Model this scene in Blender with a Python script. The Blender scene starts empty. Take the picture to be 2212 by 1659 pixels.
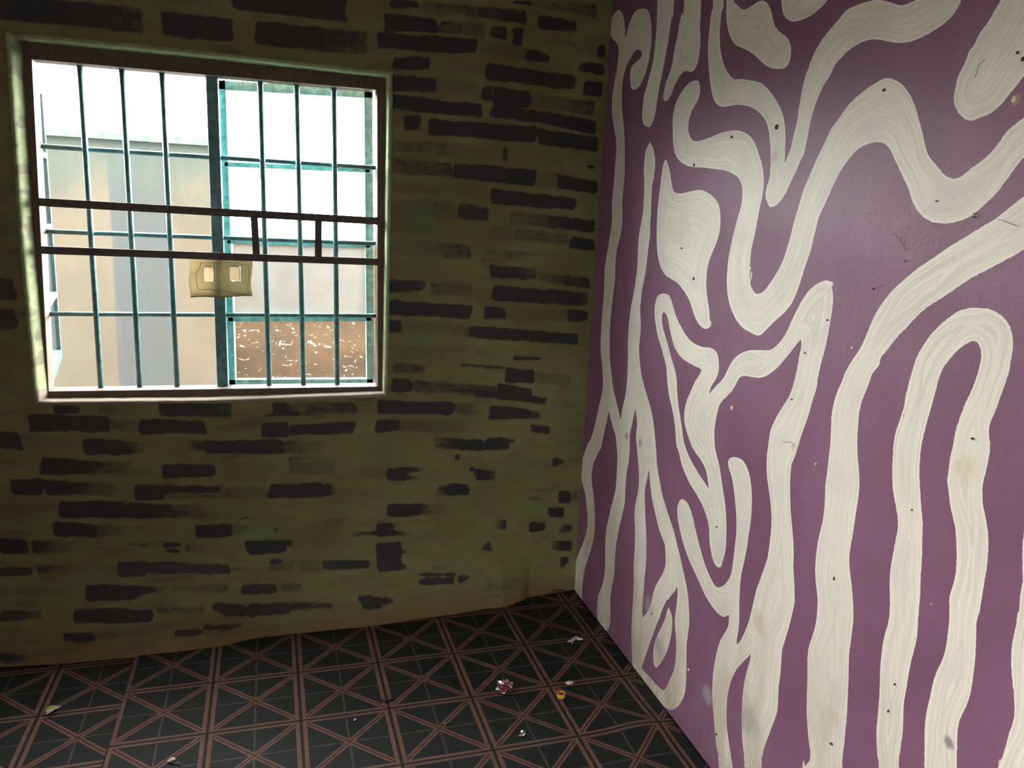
import bpy, bmesh, math, random
import numpy as np
from mathutils import Matrix, Vector
random.seed(7); rng = np.random.default_rng(7)
scene = bpy.context.scene
COL = scene.collection
W, H, F = 2212, 1659, 1700.0

# ------------------------------------------------------------------ camera
yaw, pitch, roll = .2872, .2066, .0454
cy, sy, cp, sp, cr, sr = math.cos(yaw), math.sin(yaw), math.cos(pitch), math.sin(pitch), math.cos(roll), math.sin(roll)
fwd = np.array([sy*cp, cy*cp, -sp]); rt = np.array([cy, -sy, 0.]); up = np.cross(rt, fwd)
A = cr*rt + sr*up; B = -sr*rt + cr*up; C = fwd
cam = bpy.data.objects.new('camera', bpy.data.cameras.new('camera')); COL.objects.link(cam)
cam.data.sensor_width = 36.0; cam.data.lens = F/W*36.0; cam.data.clip_start = .02; cam.data.clip_end = 200
cam.matrix_world = Matrix(((A[0], B[0], -C[0], 0), (A[1], B[1], -C[1], 0), (A[2], B[2], -C[2], 0), (0, 0, 0, 1)))
scene.camera = cam
FLOOR, CEIL, D, XR, XL, YB = -1.5, 1.25, 2.825, 1.144, -2.0, -2.8

# ------------------------------------------------------------------ sky and light
wd = bpy.data.worlds.new('overcast_sky'); scene.world = wd; wd.use_nodes = True
nt = wd.node_tree; nt.nodes.clear()
wo = nt.nodes.new('ShaderNodeOutputWorld'); bg = nt.nodes.new('ShaderNodeBackground')
tc = nt.nodes.new('ShaderNodeTexCoord'); sx = nt.nodes.new('ShaderNodeSeparateXYZ')
rp = nt.nodes.new('ShaderNodeValToRGB')
rp.color_ramp.elements[0].position = 0.0; rp.color_ramp.elements[0].color = (.55, .53, .51, 1)
rp.color_ramp.elements[1].position = 1.0; rp.color_ramp.elements[1].color = (.26, .255, .25, 1)
for ps, cc in ((.10, (1., .97, .93)), (.25, (.90, .875, .84)), (.5, (.44, .43, .415))):
    e = rp.color_ramp.elements.new(ps); e.color = (*cc, 1)
nt.links.new(tc.outputs['Generated'], sx.inputs[0]); nt.links.new(sx.outputs['Z'], rp.inputs[0])
nt.links.new(rp.outputs[0], bg.inputs['Color']); bg.inputs['Strength'].default_value = 97.0
nt.links.new(bg.outputs[0], wo.inputs['Surface'])


def area(name, loc, size, rot, power, col=(1, 1, 1), portal=False):
    l = bpy.data.lights.new(name, 'AREA'); l.shape = 'RECTANGLE'; l.size, l.size_y = size; l.energy = power; l.color = col
    if portal: l.cycles.is_portal = True
    o = bpy.data.objects.new(name, l); o.location = loc; o.rotation_euler = rot; COL.objects.link(o); return o


area('window_daylight', (-.21, D+.30, -.09), (1.3, 1.3), (math.pi/2, 0, math.pi), 1, portal=True)
area('fill_doorway_portal', (XL-.05, -1.0, -.5), (2.1, .35), (0, -math.pi/2, 0), 1, portal=True)  # portal at an unseen doorway, added to give the room fill light
scene.view_settings.view_transform = 'Standard'; scene.view_settings.look = 'None'
scene.view_settings.gamma = 1.0; scene.view_settings.use_curve_mapping = False
scene.view_settings.exposure = 0.0
scene.cycles.use_denoising = True
scene.cycles.max_bounces = 8; scene.cycles.diffuse_bounces = 5; scene.cycles.transparent_max_bounces = 12
scene.cycles.sample_clamp_indirect = 8.0; scene.cycles.caustics_refractive = False; scene.cycles.caustics_reflective = False


# ------------------------------------------------------------------ pixel -> point helpers (each lands on a real plane)
def ray(u, v): return (u-W/2)/F*A - (v-H/2)/F*B + C
def onY(u, v, Y): d = ray(u, v); return d*(Y/d[1])
def onX(u, v, X=XR): d = ray(u, v); return d*(X/d[0])
def onZ(u, v, Z=FLOOR): d = ray(u, v); return d*(Z/d[2])


# ------------------------------------------------------------------ node helpers
class N:
    def __init__(s, name):
        s.m = bpy.data.materials.new(name); s.m.use_nodes = True; s.t = s.m.node_tree; s.t.nodes.clear()
        s.out = s.t.nodes.new('ShaderNodeOutputMaterial')
    def n(s, typ, **kw):
        x = s.t.nodes.new(typ)
        for k, v in kw.items(): setattr(x, k, v)
        return x
    def l(s, a, b): s.t.links.new(a, b)
    def put(s, sock, v):
        if isinstance(v, bpy.types.NodeSocket): s.l(v, sock)
        elif isinstance(v, (tuple, list)) and len(v) == 3 and sock.type == 'RGBA': sock.default_value = (*v, 1)
        else: sock.default_value = v
    def M(s, op, a, b=None, c=None, clamp=False):
        x = s.n('ShaderNodeMath', operation=op, use_clamp=clamp); s.put(x.inputs[0], a)
        if b is not None: s.put(x.inputs[1], b)
        if c is not None: s.put(x.inputs[2], c)
        return x.outputs[0]
    def step(s, v, lo, hi, a=0., b=1.):
        x = s.n('ShaderNodeMapRange', interpolation_type='SMOOTHSTEP')
        for i, q in enumerate((v, lo, hi, a, b)): s.put(x.inputs[i], q)
        return x.outputs[0]
    def mix(s, f, a, b, blend='MIX'):
        x = s.n('ShaderNodeMix', data_type='RGBA', blend_type=blend)
        s.put(x.inputs[0], f); s.put(x.inputs[6], a); s.put(x.inputs[7], b); return x.outputs[2]
    def obj(s): return s.n('ShaderNodeTexCoord').outputs['Object']
    def geo(s): return s.n('ShaderNodeNewGeometry').outputs['Position']
    def sep(s, v):
        x = s.n('ShaderNodeSeparateXYZ'); s.l(v, x.inputs[0]); return x.outputs
    def comb(s, x, y, z):
        c = s.n('ShaderNodeCombineXYZ')
        for i, q in enumerate((x, y, z)): s.put(c.inputs[i], q)
        return c.outputs[0]
    def map(s, v, sc=(1, 1, 1), loc=(0, 0, 0)):
        x = s.n('ShaderNodeMapping'); s.l(v, x.inputs[0]); x.inputs['Scale'].default_value = sc; x.inputs['Location'].default_value = loc
        return x.outputs[0]
    def noise(s, v, scale=5, detail=4, rough=.55, dist=0.):
        x = s.n('ShaderNodeTexNoise'); s.l(v, x.inputs['Vector']); x.inputs['Scale'].default_value = scale
        x.inputs['Detail'].default_value = detail; x.inputs['Roughness'].default_value = rough; x.inputs['Distortion'].default_value = dist
        return x.outputs['Fac']
    def attr(s, name): return s.n('ShaderNodeAttribute', attribute_name=name)
    def bsdf(s, col, rough=.7, metal=0., spec=.5, bump=None, bs=.3, bd=.002, **kw):
        b = s.n('ShaderNodeBsdfPrincipled'); s.put(b.inputs['Base Color'], col); s.put(b.inputs['Roughness'], rough)
        s.put(b.inputs['Metallic'], metal); s.put(b.inputs['Specular IOR Level'], spec)
        for k, v in kw.items(): s.put(b.inputs[k], v)
        if bump is not None:
            q = s.n('ShaderNodeBump'); q.inputs['Strength'].default_value = bs; q.inputs['Distance'].default_value = bd
            s.l(bump, q.inputs['Height']); s.l(q.outputs[0], b.inputs['Normal'])
        return b.outputs[0]
    def done(s, sh): s.l(sh, s.out.inputs['Surface']); return s.m


def plain(name, col, rough=.6, metal=0., var=.25, scale=20, bump=.2, spec=.4, streak=(1, 1, 1)):
    k = N(name); o = k.map(k.geo(), streak); nz = k.noise(o, scale, 5, .6)
    c = k.mix(k.step(nz, .3, .7), tuple(x*(1-var) for x in col), tuple(min(1, x*(1+var)) for x in col))
    return k.done(k.bsdf(c, rough, metal, spec, bump=nz, bs=bump, bd=.003))


# ------------------------------------------------------------------ object helpers
def link(o, parent=None):
    COL.objects.link(o)
    if parent is not None: o.parent = parent
    return o
def mesh(name, verts, faces, mat, parent=None, smooth=False):
    me = bpy.data.meshes.new(name); me.from_pydata([tuple(map(float, v)) for v in verts], [], faces); me.update()
    me.materials.append(mat)
    if smooth: me.polygons.foreach_set('use_smooth', [True]*len(me.polygons))
    return link(bpy.data.objects.new(name, me), parent)
def tag(o, label=None, cat=None, group=None, kind=None):
    for k, v in (('label', label), ('category', cat), ('group', group), ('kind', kind)):
        if v: o[k] = v
    return o
def empty(name, loc=(0, 0, 0)):
    o = bpy.data.objects.new(name, None); o.empty_display_size = .05; o.location = loc; return link(o)
def rebase(root, loc):
    """put a thing's empty at its base, its parts staying where they are"""
    root.location = loc
    for c in root.children: c.location = Vector(c.location) - Vector(loc)
    return root
class MB:
    def __init__(s): s.v = []; s.f = []
    def add(s, v, f):
        n = len(s.v); s.v += [tuple(map(float, q)) for q in v]; s.f += [tuple(i+n for i in q) for q in f]; return s
    def hexa(s, p):          # eight corners: four near (ccw) then four far
        return s.add(p, [(0, 1, 2, 3), (7, 6, 5, 4), (0, 4, 5, 1), (1, 5, 6, 2), (2, 6, 7, 3), (3, 7, 4, 0)])
    def box(s, a, b):
        (x0, y0, z0), (x1, y1, z1) = a, b
        return s.hexa([(x0, y0, z0), (x1, y0, z0), (x1, y0, z1), (x0, y0, z1), (x0, y1, z0), (x1, y1, z0), (x1, y1, z1), (x0, y1, z1)])
    def strip(s, p, q, w, dep, z=None):   # flat bar from p to q, face width w in the XZ plane, depth dep along +Y
        p, q = np.array(p), np.array(q); d = q-p; d /= np.linalg.norm(d); n = np.array([-d[2], 0, d[0]])*w/2
        dp = np.array([0, dep, 0])
        a = [p-n, q-n, q+n, p+n]
        return s.hexa(a+[k+dp for k in a])
    def tube(s, pts, r, seg=12):
        pts = [np.array(p, float) for p in pts]; rings = []
        for i, p in enumerate(pts):
            t = pts[min(i+1, len(pts)-1)] - pts[max(i-1, 0)]; t /= np.linalg.norm(t)
            a = np.cross(t, [0, 1, 0] if abs(t[1]) < .9 else [1, 0, 0]); a /= np.linalg.norm(a); b = np.cross(t, a)
            rr = r[i] if isinstance(r, (list, tuple)) else r
            rings.append([p + rr*(math.cos(2*math.pi*k/seg)*a + math.sin(2*math.pi*k/seg)*b) for k in range(seg)])
        v = [x for g in rings for x in g]; f = []
        for i in range(len(rings)-1):
            for k in range(seg):
                f.append((i*seg+k, i*seg+(k+1) % seg, (i+1)*seg+(k+1) % seg, (i+1)*seg+k))
        f.append(tuple(range(seg))[::-1]); f.append(tuple((len(rings)-1)*seg+k for k in range(seg)))
        return s.add(v, f)
    def build(s, name, mat, parent=None, smooth=False, bevel=0.):
        o = mesh(name, s.v, s.f, mat, parent, False)
        bm = bmesh.new(); bm.from_mesh(o.data); bmesh.ops.recalc_face_normals(bm, faces=bm.faces); bm.to_mesh(o.data); bm.free()
        if smooth:
            o.data.polygons.foreach_set('use_smooth', [True]*len(o.data.polygons))
        if bevel:
            m = o.modifiers.new('edge', 'BEVEL'); m.width = bevel; m.segments = 2; m.limit_method = 'ANGLE'
        return o
def gridmesh(name, U, V, P, mat, skip=None, attrs=None):
    """grid of points P[len(U),len(V),3] as one mesh, with float attributes"""
    nu, nv = len(U), len(V)
    me = bpy.data.meshes.new(name)
    i, j = np.meshgrid(np.arange(nu-1), np.arange(nv-1), indexing='ij')
    q = np.stack([i*nv+j, (i+1)*nv+j, (i+1)*nv+j+1, i*nv+j+1], -1).reshape(-1, 4)
    if skip is not None: q = q[~skip.reshape(-1)]
    me.vertices.add(nu*nv); me.vertices.foreach_set('co', P.reshape(-1).astype(np.float32))
    me.loops.add(len(q)*4); me.loops.foreach_set('vertex_index', q.reshape(-1).astype(np.int32))
    me.polygons.add(len(q)); me.polygons.foreach_set('loop_start', (np.arange(len(q))*4).astype(np.int32))
    me.update(calc_edges=True); me.validate()
    for k, a in (attrs or {}).items():
        if a.ndim == 3:
            t = me.attributes.new(k, 'FLOAT_VECTOR', 'POINT'); t.data.foreach_set('vector', a.reshape(-1).astype(np.float32))
        else:
            t = me.attributes.new(k, 'FLOAT', 'POINT'); t.data.foreach_set('value', a.reshape(-1).astype(np.float32))
    me.polygons.foreach_set('use_smooth', np.ones(len(q), bool))
    me.materials.append(mat)
    return link(bpy.data.objects.new(name, me))
def vnoise(shape, cells, seed):
    """smooth value noise over an array"""
    r = np.random.default_rng(seed); g = r.random((cells[0]+2, cells[1]+2))
    a = np.linspace(0, cells[0], shape[0]); b = np.linspace(0, cells[1], shape[1])
    ia, ib = a.astype(int), b.astype(int); fa, fb = a-ia, b-ib; fa = fa*fa*(3-2*fa); fb = fb*fb*(3-2*fb)
    g00 = g[ia][:, ib]; g10 = g[ia+1][:, ib]; g01 = g[ia][:, ib+1]; g11 = g[ia+1][:, ib+1]
    fa = fa[:, None]; fb = fb[None]
    return (g00*(1-fa)+g10*fa)*(1-fb) + (g01*(1-fa)+g11*fa)*fb - .5


# ================================================================== MATERIALS
def green_wall_mat():
    k = N('olive_wall_paint'); p = k.geo(); a = k.attr('dark').outputs['Fac']
    X = k.sep(p)
    fine = k.noise(k.map(p, (14, 14, 170)), 1.0, 5, .7)            # bristle streaks along the strokes
    vert = k.noise(k.map(p, (260, 260, 40)), 1.0, 2, .5)            # weave of the roller
    blot = k.noise(p, 24, 5, .65)
    thr = k.M('ADD', k.M('MULTIPLY', fine, .50), k.M('ADD', k.M('MULTIPLY', vert, .28), k.M('MULTIPLY', blot, .40)))
    smear = k.M('MULTIPLY', k.step(k.noise(k.map(p, (3.2, 3.2, 13), (1, 4, 2)), 1., 4, .65), .46, .72), .50)
    a = k.M('MAXIMUM', a, smear); thr = k.M('SUBTRACT', thr, .13)
    cov = k.M('MAXIMUM', k.step(k.M('SUBTRACT', a, thr), -.13, .22), k.M('MULTIPLY', k.step(a, .05, .7, 0., .62), k.step(k.noise(k.map(p, (60, 60, 130)), 1., 4, .7), .25, .6, .55, 1.)))
    big = k.noise(p, 2.6, 3, .5); mid = k.noise(k.map(p, (6, 6, 16)), 1., 4, .6)
    base = k.mix(k.step(big, .35, .65), (.142, .140, .050), (.180, .184, .080))
    base = k.mix(k.step(mid, .46, .70, 0, .75), base, (.165, .120, .052))
    base = k.mix(k.step(k.noise(p, 5, 2, .5), .55, .7, 0, .55), base, (.125, .190, .07))
    wash = k.step(k.noise(k.map(p, (5, 5, 12), (3, 1, 2)), 1., 5, .7), .35, .75, 0, .45)   # thin grey wash between the strokes
    base = k.mix(wash, base, (.085, .09, .055))
    # earth splashed up the foot of the wall
    foot = k.step(k.M('ADD', X[2], k.M('MULTIPLY', mid, .18)), -1.43, -1.30, .8, 0.)
    base = k.mix(foot, base, (.15, .085, .04))
    dk = k.mix(k.step(k.noise(p, 3.5, 2, .5), .42, .6), (.016, .017, .025), (.023, .016, .022))
    c = k.mix(k.M('MULTIPLY', cov, .94), base, dk)
    hgt = k.M('ADD', k.noise(p, 70, 4, .6), k.M('MULTIPLY', k.noise(p, 6, 3, .5), 1.5))
    return k.done(k.bsdf(c, k.mix(cov, (.75,)*3, (.55,)*3), 0, .3, bump=hgt, bs=.45, bd=.004))


def mural_mat():
    k = N('purple_mural_paint'); p = k.geo(); s = k.attr('edge').outputs['Fac']; X = k.sep(p)
    rough_edge = k.M('MULTIPLY', k.M('SUBTRACT', k.noise(p, 160, 3, .6), .5), .0035)
    sd = k.M('ADD', s, rough_edge)
    cov = k.step(sd, -.0006, .0006)
    # purple
    n1 = k.noise(p, 3, 4, .6); n2 = k.noise(p, 14, 5, .65); n3 = k.noise(p, 420, 2, .6)
    pur = k.mix(k.step(n1, .35, .65), (.185, .082, .140), (.225, .102, .175))
    pur = k.mix(k.step(n2, .55, .8, 0, .35), pur, (.16, .11, .175))
    pur = k.mix(k.step(n3, .4, .75, 0, .25), pur, (.25, .15, .225))
    low = k.step(k.M('ADD', X[2], k.M('MULTIPLY', n2, .6)), -1.15, -.75, .55, 0.)
    pur = k.mix(k.M('MULTIPLY', low, k.step(k.noise(k.map(p, (9, 9, 3)), 1, 5, .7), .45, .7)), pur, (.22, .175, .21))
    # cream stripes: brush marks that follow the outline
    warp = k.M('MULTIPLY', k.noise(p, 5, 2, .5), .05)
    fl = k.comb(k.M('MULTIPLY', k.M('ADD', s, warp), 190), k.M('MULTIPLY', X[2], 3.), k.M('MULTIPLY', X[1], 3.))
    st = k.noise(fl, 1.0, 4, .6)
    cr_ = k.mix(k.step(st, .25, .75), (.66, .61, .545), (.84, .79, .70))
    cr_ = k.mix(k.step(k.noise(p, 9, 3, .5), .52, .72, 0, .5), cr_, (.64, .585, .59))
    rim = k.step(k.M('ABSOLUTE', k.M('SUBTRACT', sd, .0022)), .0, .0022, .75, 0.)
    cr_ = k.mix(rim, cr_, (.86, .84, .74))
    dirt = k.step(k.M('ADD', X[2], k.M('MULTIPLY', k.noise(p, 6, 5, .6), .5)), -1.2, -.55, .75, 0.)
    cr_ = k.mix(k.M('MULTIPLY', dirt, k.step(k.noise(k.map(p, (10, 10, 3)), 1, 4, .6), .3, .65)), cr_, (.47, .40, .30))
    scuff = k.M('MULTIPLY', k.step(k.M('ADD', X[2], k.M('MULTIPLY', k.noise(p, 7, 2, .5), .3)), -1.32, -1.12, 1., 0.), k.step(k.noise(p, 150, 5, .75), .5, .58))
    cr_ = k.mix(k.M('MULTIPLY', scuff, .6), cr_, (.17, .13, .13))
    speck = k.step(k.noise(p, 300, 2, .5), .74, .80)
    c = k.mix(cov, pur, cr_)
    for (u, v, rad, col, am) in ((1951, 899, .0035, (.55, .27, .10), .8), (1352, 942, .012, (.20, .15, .24), .7), (1382, 958, .014, (.22, .18, .28), .6), (2050, 1604, .012, (.16, .12, .16), .75),
                                 (2075, 1612, .010, (.17, .14, .17), .6), (1560, 200, .02, (.66, .58, .38), .5), (1672, 340, .012, (.55, .34, .38), .6), (1800, 1545, .02, (.60, .50, .36), .45),
                                 (1640, 1345, .03, (.58, .46, .32), .6), (2195, 214, .010, (.62, .50, .42), .7), (1830, 590, .045, (.14, .085, .15), .4), (1400, 1305, .04, (.40, .35, .42), .5),
                                 (1425, 1400, .03, (.36, .30, .42), .6), (2090, 1010, .03, (.62, .55, .38), .6), (1530, 1500, .03, (.42, .38, .40), .5), (1620, 1560, .05, (.17, .16, .16), .4)):
        q = onX(u, v); dd = k.M('ADD', k.M('POWER', k.M('SUBTRACT', X[1], float(q[1])), 2.), k.M('POWER', k.M('SUBTRACT', X[2], float(q[2])), 2.))
        dd = k.M('ADD', k.M('SQRT', dd), k.M('MULTIPLY', k.M('SUBTRACT', n2, .5), rad*2.5))
        c = k.mix(k.step(dd, rad*.4, rad*1.3, am, 0.), c, col)
    c = k.mix(k.M('MULTIPLY', speck, .5), c, (.25, .2, .2))
    hgt = k.M('ADD', k.M('MULTIPLY', k.noise(p, 55, 5, .65), 1.), k.M('ADD', k.M('MULTIPLY', st, k.M('MULTIPLY', cov, .5)), k.M('MULTIPLY', cov, .6)))
    hgt = k.M('ADD', hgt, k.M('MULTIPLY', k.noise(p, 5, 2, .5), 4.))
    return k.done(k.bsdf(c, .5, 0, .35, bump=hgt, bs=.35, bd=.0035))


def vinyl_mat():
    k = N('star_pattern_vinyl'); a = k.sep(k.attr('cell').outputs['Vector']); p = k.geo()
    u, v = a[0], a[1]
    pp = lambda q: k.M('PINGPONG', q, .5)
    gx, gy = pp(u), pp(v)
    d1 = k.M('MULTIPLY', pp(k.M('ADD', u, v)), .7071); d2 = k.M('MULTIPLY', pp(k.M('SUBTRACT', u, v)), .7071)
    s = .004
    def band(q, lo, hi): return k.M('MULTIPLY', k.step(q, lo-s, lo+s), k.step(q, hi-s, hi+s, 1, 0))
    g = k.M('MINIMUM', gx, gy); d = k.M('MINIMUM', d1, d2)
    inside = k.step(g, .055, .063)
    border = k.M('MULTIPLY', k.M('MAXIMUM', band(gx, .017, .062), band(gy, .014, .052)), k.step(g, .012, .018))
    diag = k.M('MULTIPLY', band(d, .008, .035), inside)
    thin = k.M('MULTIPLY', k.M('MULTIPLY', k.step(k.M('SUBTRACT', .5, k.M('MAXIMUM', gx, gy)), .007, .014, 1, 0), inside), k.step(d, .03, .04))
    wear = k.step(k.noise(p, 22, 5, .7), .3, .65, .65, 1.)
    dust = k.noise(p, 5, 5, .65)
    base = k.mix(k.step(dust, .35, .75), (.011, .014, .014), (.021, .024, .023))
    base = k.mix(k.step(k.noise(p, 260, 2, .6), .58, .75, 0, .35), base, (.035, .04, .038))
    base = k.mix(k.M('MULTIPLY', k.step(d, .004, .008, 1, 0), inside), base, (.035, .012, .010))
    c = k.mix(k.M('MULTIPLY', k.M('MAXIMUM', border, diag), wear), base, (.170, .082, .068))
    c = k.mix(k.M('MULTIPLY', k.M('MULTIPLY', thin, wear), .7), c, (.11, .068, .058))
    c = k.mix(k.step(k.noise(p, 60, 5, .75), .66, .78, 0, .4), c, (.08, .075, .07))
    return k.done(k.bsdf(c, k.step(dust, .3, .7, .5, .7), 0, .14, bump=k.noise(p, 130, 3, .6), bs=.15, bd=.001))


def glass_mat(name, dirt, smear, tint=(.92, .97, .97), dcol=(.8, .78, .74)):
    """old window glass: clear where clean, scattering where it is caked with paint and dust"""
    k = N(name); p = k.geo()
    g = k.n('ShaderNodeBsdfTransparent'); g.inputs[0].default_value = (*tint, 1)
    gl = k.n('ShaderNodeBsdfGlossy'); gl.inputs['Roughness'].default_value = .05
    m0 = k.n('ShaderNodeMixShader'); m0.inputs[0].default_value = .05; k.l(g.outputs[0], m0.inputs[1]); k.l(gl.outputs[0], m0.inputs[2])
    df = k.n('ShaderNodeBsdfDiffuse'); df.inputs[0].default_value = (*dcol, 1)
    tr = k.n('ShaderNodeBsdfTranslucent'); tr.inputs[0].default_value = (*dcol, 1)
    m1 = k.n('ShaderNodeMixShader'); m1.inputs[0].default_value = .6; k.l(df.outputs[0], m1.inputs[1]); k.l(tr.outputs[0], m1.inputs[2])
    film = k.step(k.noise(p, 14, 5, .6), .35, .75, dirt*.6, dirt)
    blobs = k.step(k.noise(k.map(p, (1, 1, 1.6)), 34, 4, .55, 1.2), .62, .67, 0, smear)
    fac = k.M('MAXIMUM', film, blobs)
    m2 = k.n('ShaderNodeMixShader'); k.l(fac, m2.inputs[0]); k.l(m0.outputs[0], m2.inputs[1]); k.l(m1.outputs[0], m2.inputs[2])
    return k.done(m2.outputs[0])


def sheet_mat(name, col, trans=.6, var=.15):
    k = N(name); nz = k.noise(k.geo(), 60, 4, .6)
    c = k.mix(nz, tuple(x*(1-var) for x in col), col)
    df = k.n('ShaderNodeBsdfDiffuse'); tr = k.n('ShaderNodeBsdfTranslucent'); k.l(c, df.inputs[0]); k.l(c, tr.inputs[0])
    m = k.n('ShaderNodeMixShader'); m.inputs[0].default_value = trans; k.l(df.outputs[0], m.inputs[1]); k.l(tr.outputs[0], m.inputs[2])
    return k.done(m.outputs[0])


def render_wall_mat(name, zones):
    """outside plaster; zones = [(x_from, colour)] painted bands"""
    k = N(name); p = k.geo(); X = k.sep(p); n = k.noise(p, 3, 5, .65)
    c = zones[0][1]
    for x0, col in zones[1:]:
        c = k.mix(k.step(k.M('ADD', X[0], k.M('MULTIPLY', n, .02)), x0-.004, x0+.012), c, col)
    c = k.mix(k.step(k.M('ADD', X[2], k.M('MULTIPLY', n, .7)), .25, .62, 0, .85), c, (.072, .102, .098))  # teal cast of the window glare, painted into the upper wall
    c = k.mix(k.step(n, .3, .75, 0, .35), c, (.08, .07, .06))
    c = k.mix(k.step(k.noise(k.map(p, (24, 24, 1.5)), 1, 4, .6), .5, .8, 0, .35), c, (.14, .135, .12))
    return k.done(k.bsdf(c, .9, 0, .1, bump=n, bs=.3, bd=.01))


M_GREEN = green_wall_mat(); M_MURAL = mural_mat(); M_VINYL = vinyl_mat()
M_LIP = plain('pale_green_plaster', (.50, .60, .34), .8, var=.2, scale=30, bump=.5)
M_WOOD = None
def wood():
    k = N('brown_painted_wood'); p = k.geo(); g = k.noise(k.map(p, (9, 9, 9)), 3, 5, .6); s = k.noise(k.map(p, (120, 30, 14)), 1, 4, .6)
    c = k.mix(k.step(s, .3, .7), (.065, .042, .030), (.105, .072, .050)); c = k.mix(k.step(g, .55, .75, 0, .5), c, (.045, .034, .032))
    return k.done(k.bsdf(c, .55, 0, .35, bump=s, bs=.3, bd=.002))
M_WOOD = wood()
M_IRON = plain('dark_brown_iron', (.060, .048, .045), .5, var=.3, scale=60)
M_TEAL = plain('teal_enamel', (.09, .22, .235), .42, var=.3, scale=45)
M_TEAL_GLARE = plain('glare_lifted_teal', (.30, .58, .54), .5, var=.3, scale=45)  # casement teal with the window glow put into its colour
M_TEAL_DIMMED = plain('dimmed_teal', (.022, .052, .058), .5, var=.3, scale=45)  # same teal, colour darkened to offset the strong sky light on it
M_CLEAR = glass_mat('clear_old_glass', .02, .05)
M_DUSTY = glass_mat('dusty_glass', .45, .5, dcol=(.105, .108, .105))
M_CAKED = glass_mat('paint_smeared_glass', .025, .75, dcol=(.22, .22, .21))
M_CONC = plain('grey_cement', (.22, .21, .19), .9, var=.2, scale=6)
M_CEIL = plain('dull_white_ceiling', (.74, .72, .66), .9, var=.12, scale=5)
M_BACK = plain('cream_plain_wall', (.60, .57, .49), .85, var=.1, scale=4)
M_EARTH = plain('dry_earth', (.12, .09, .06), .95, var=.25, scale=3, bump=.6)


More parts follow.
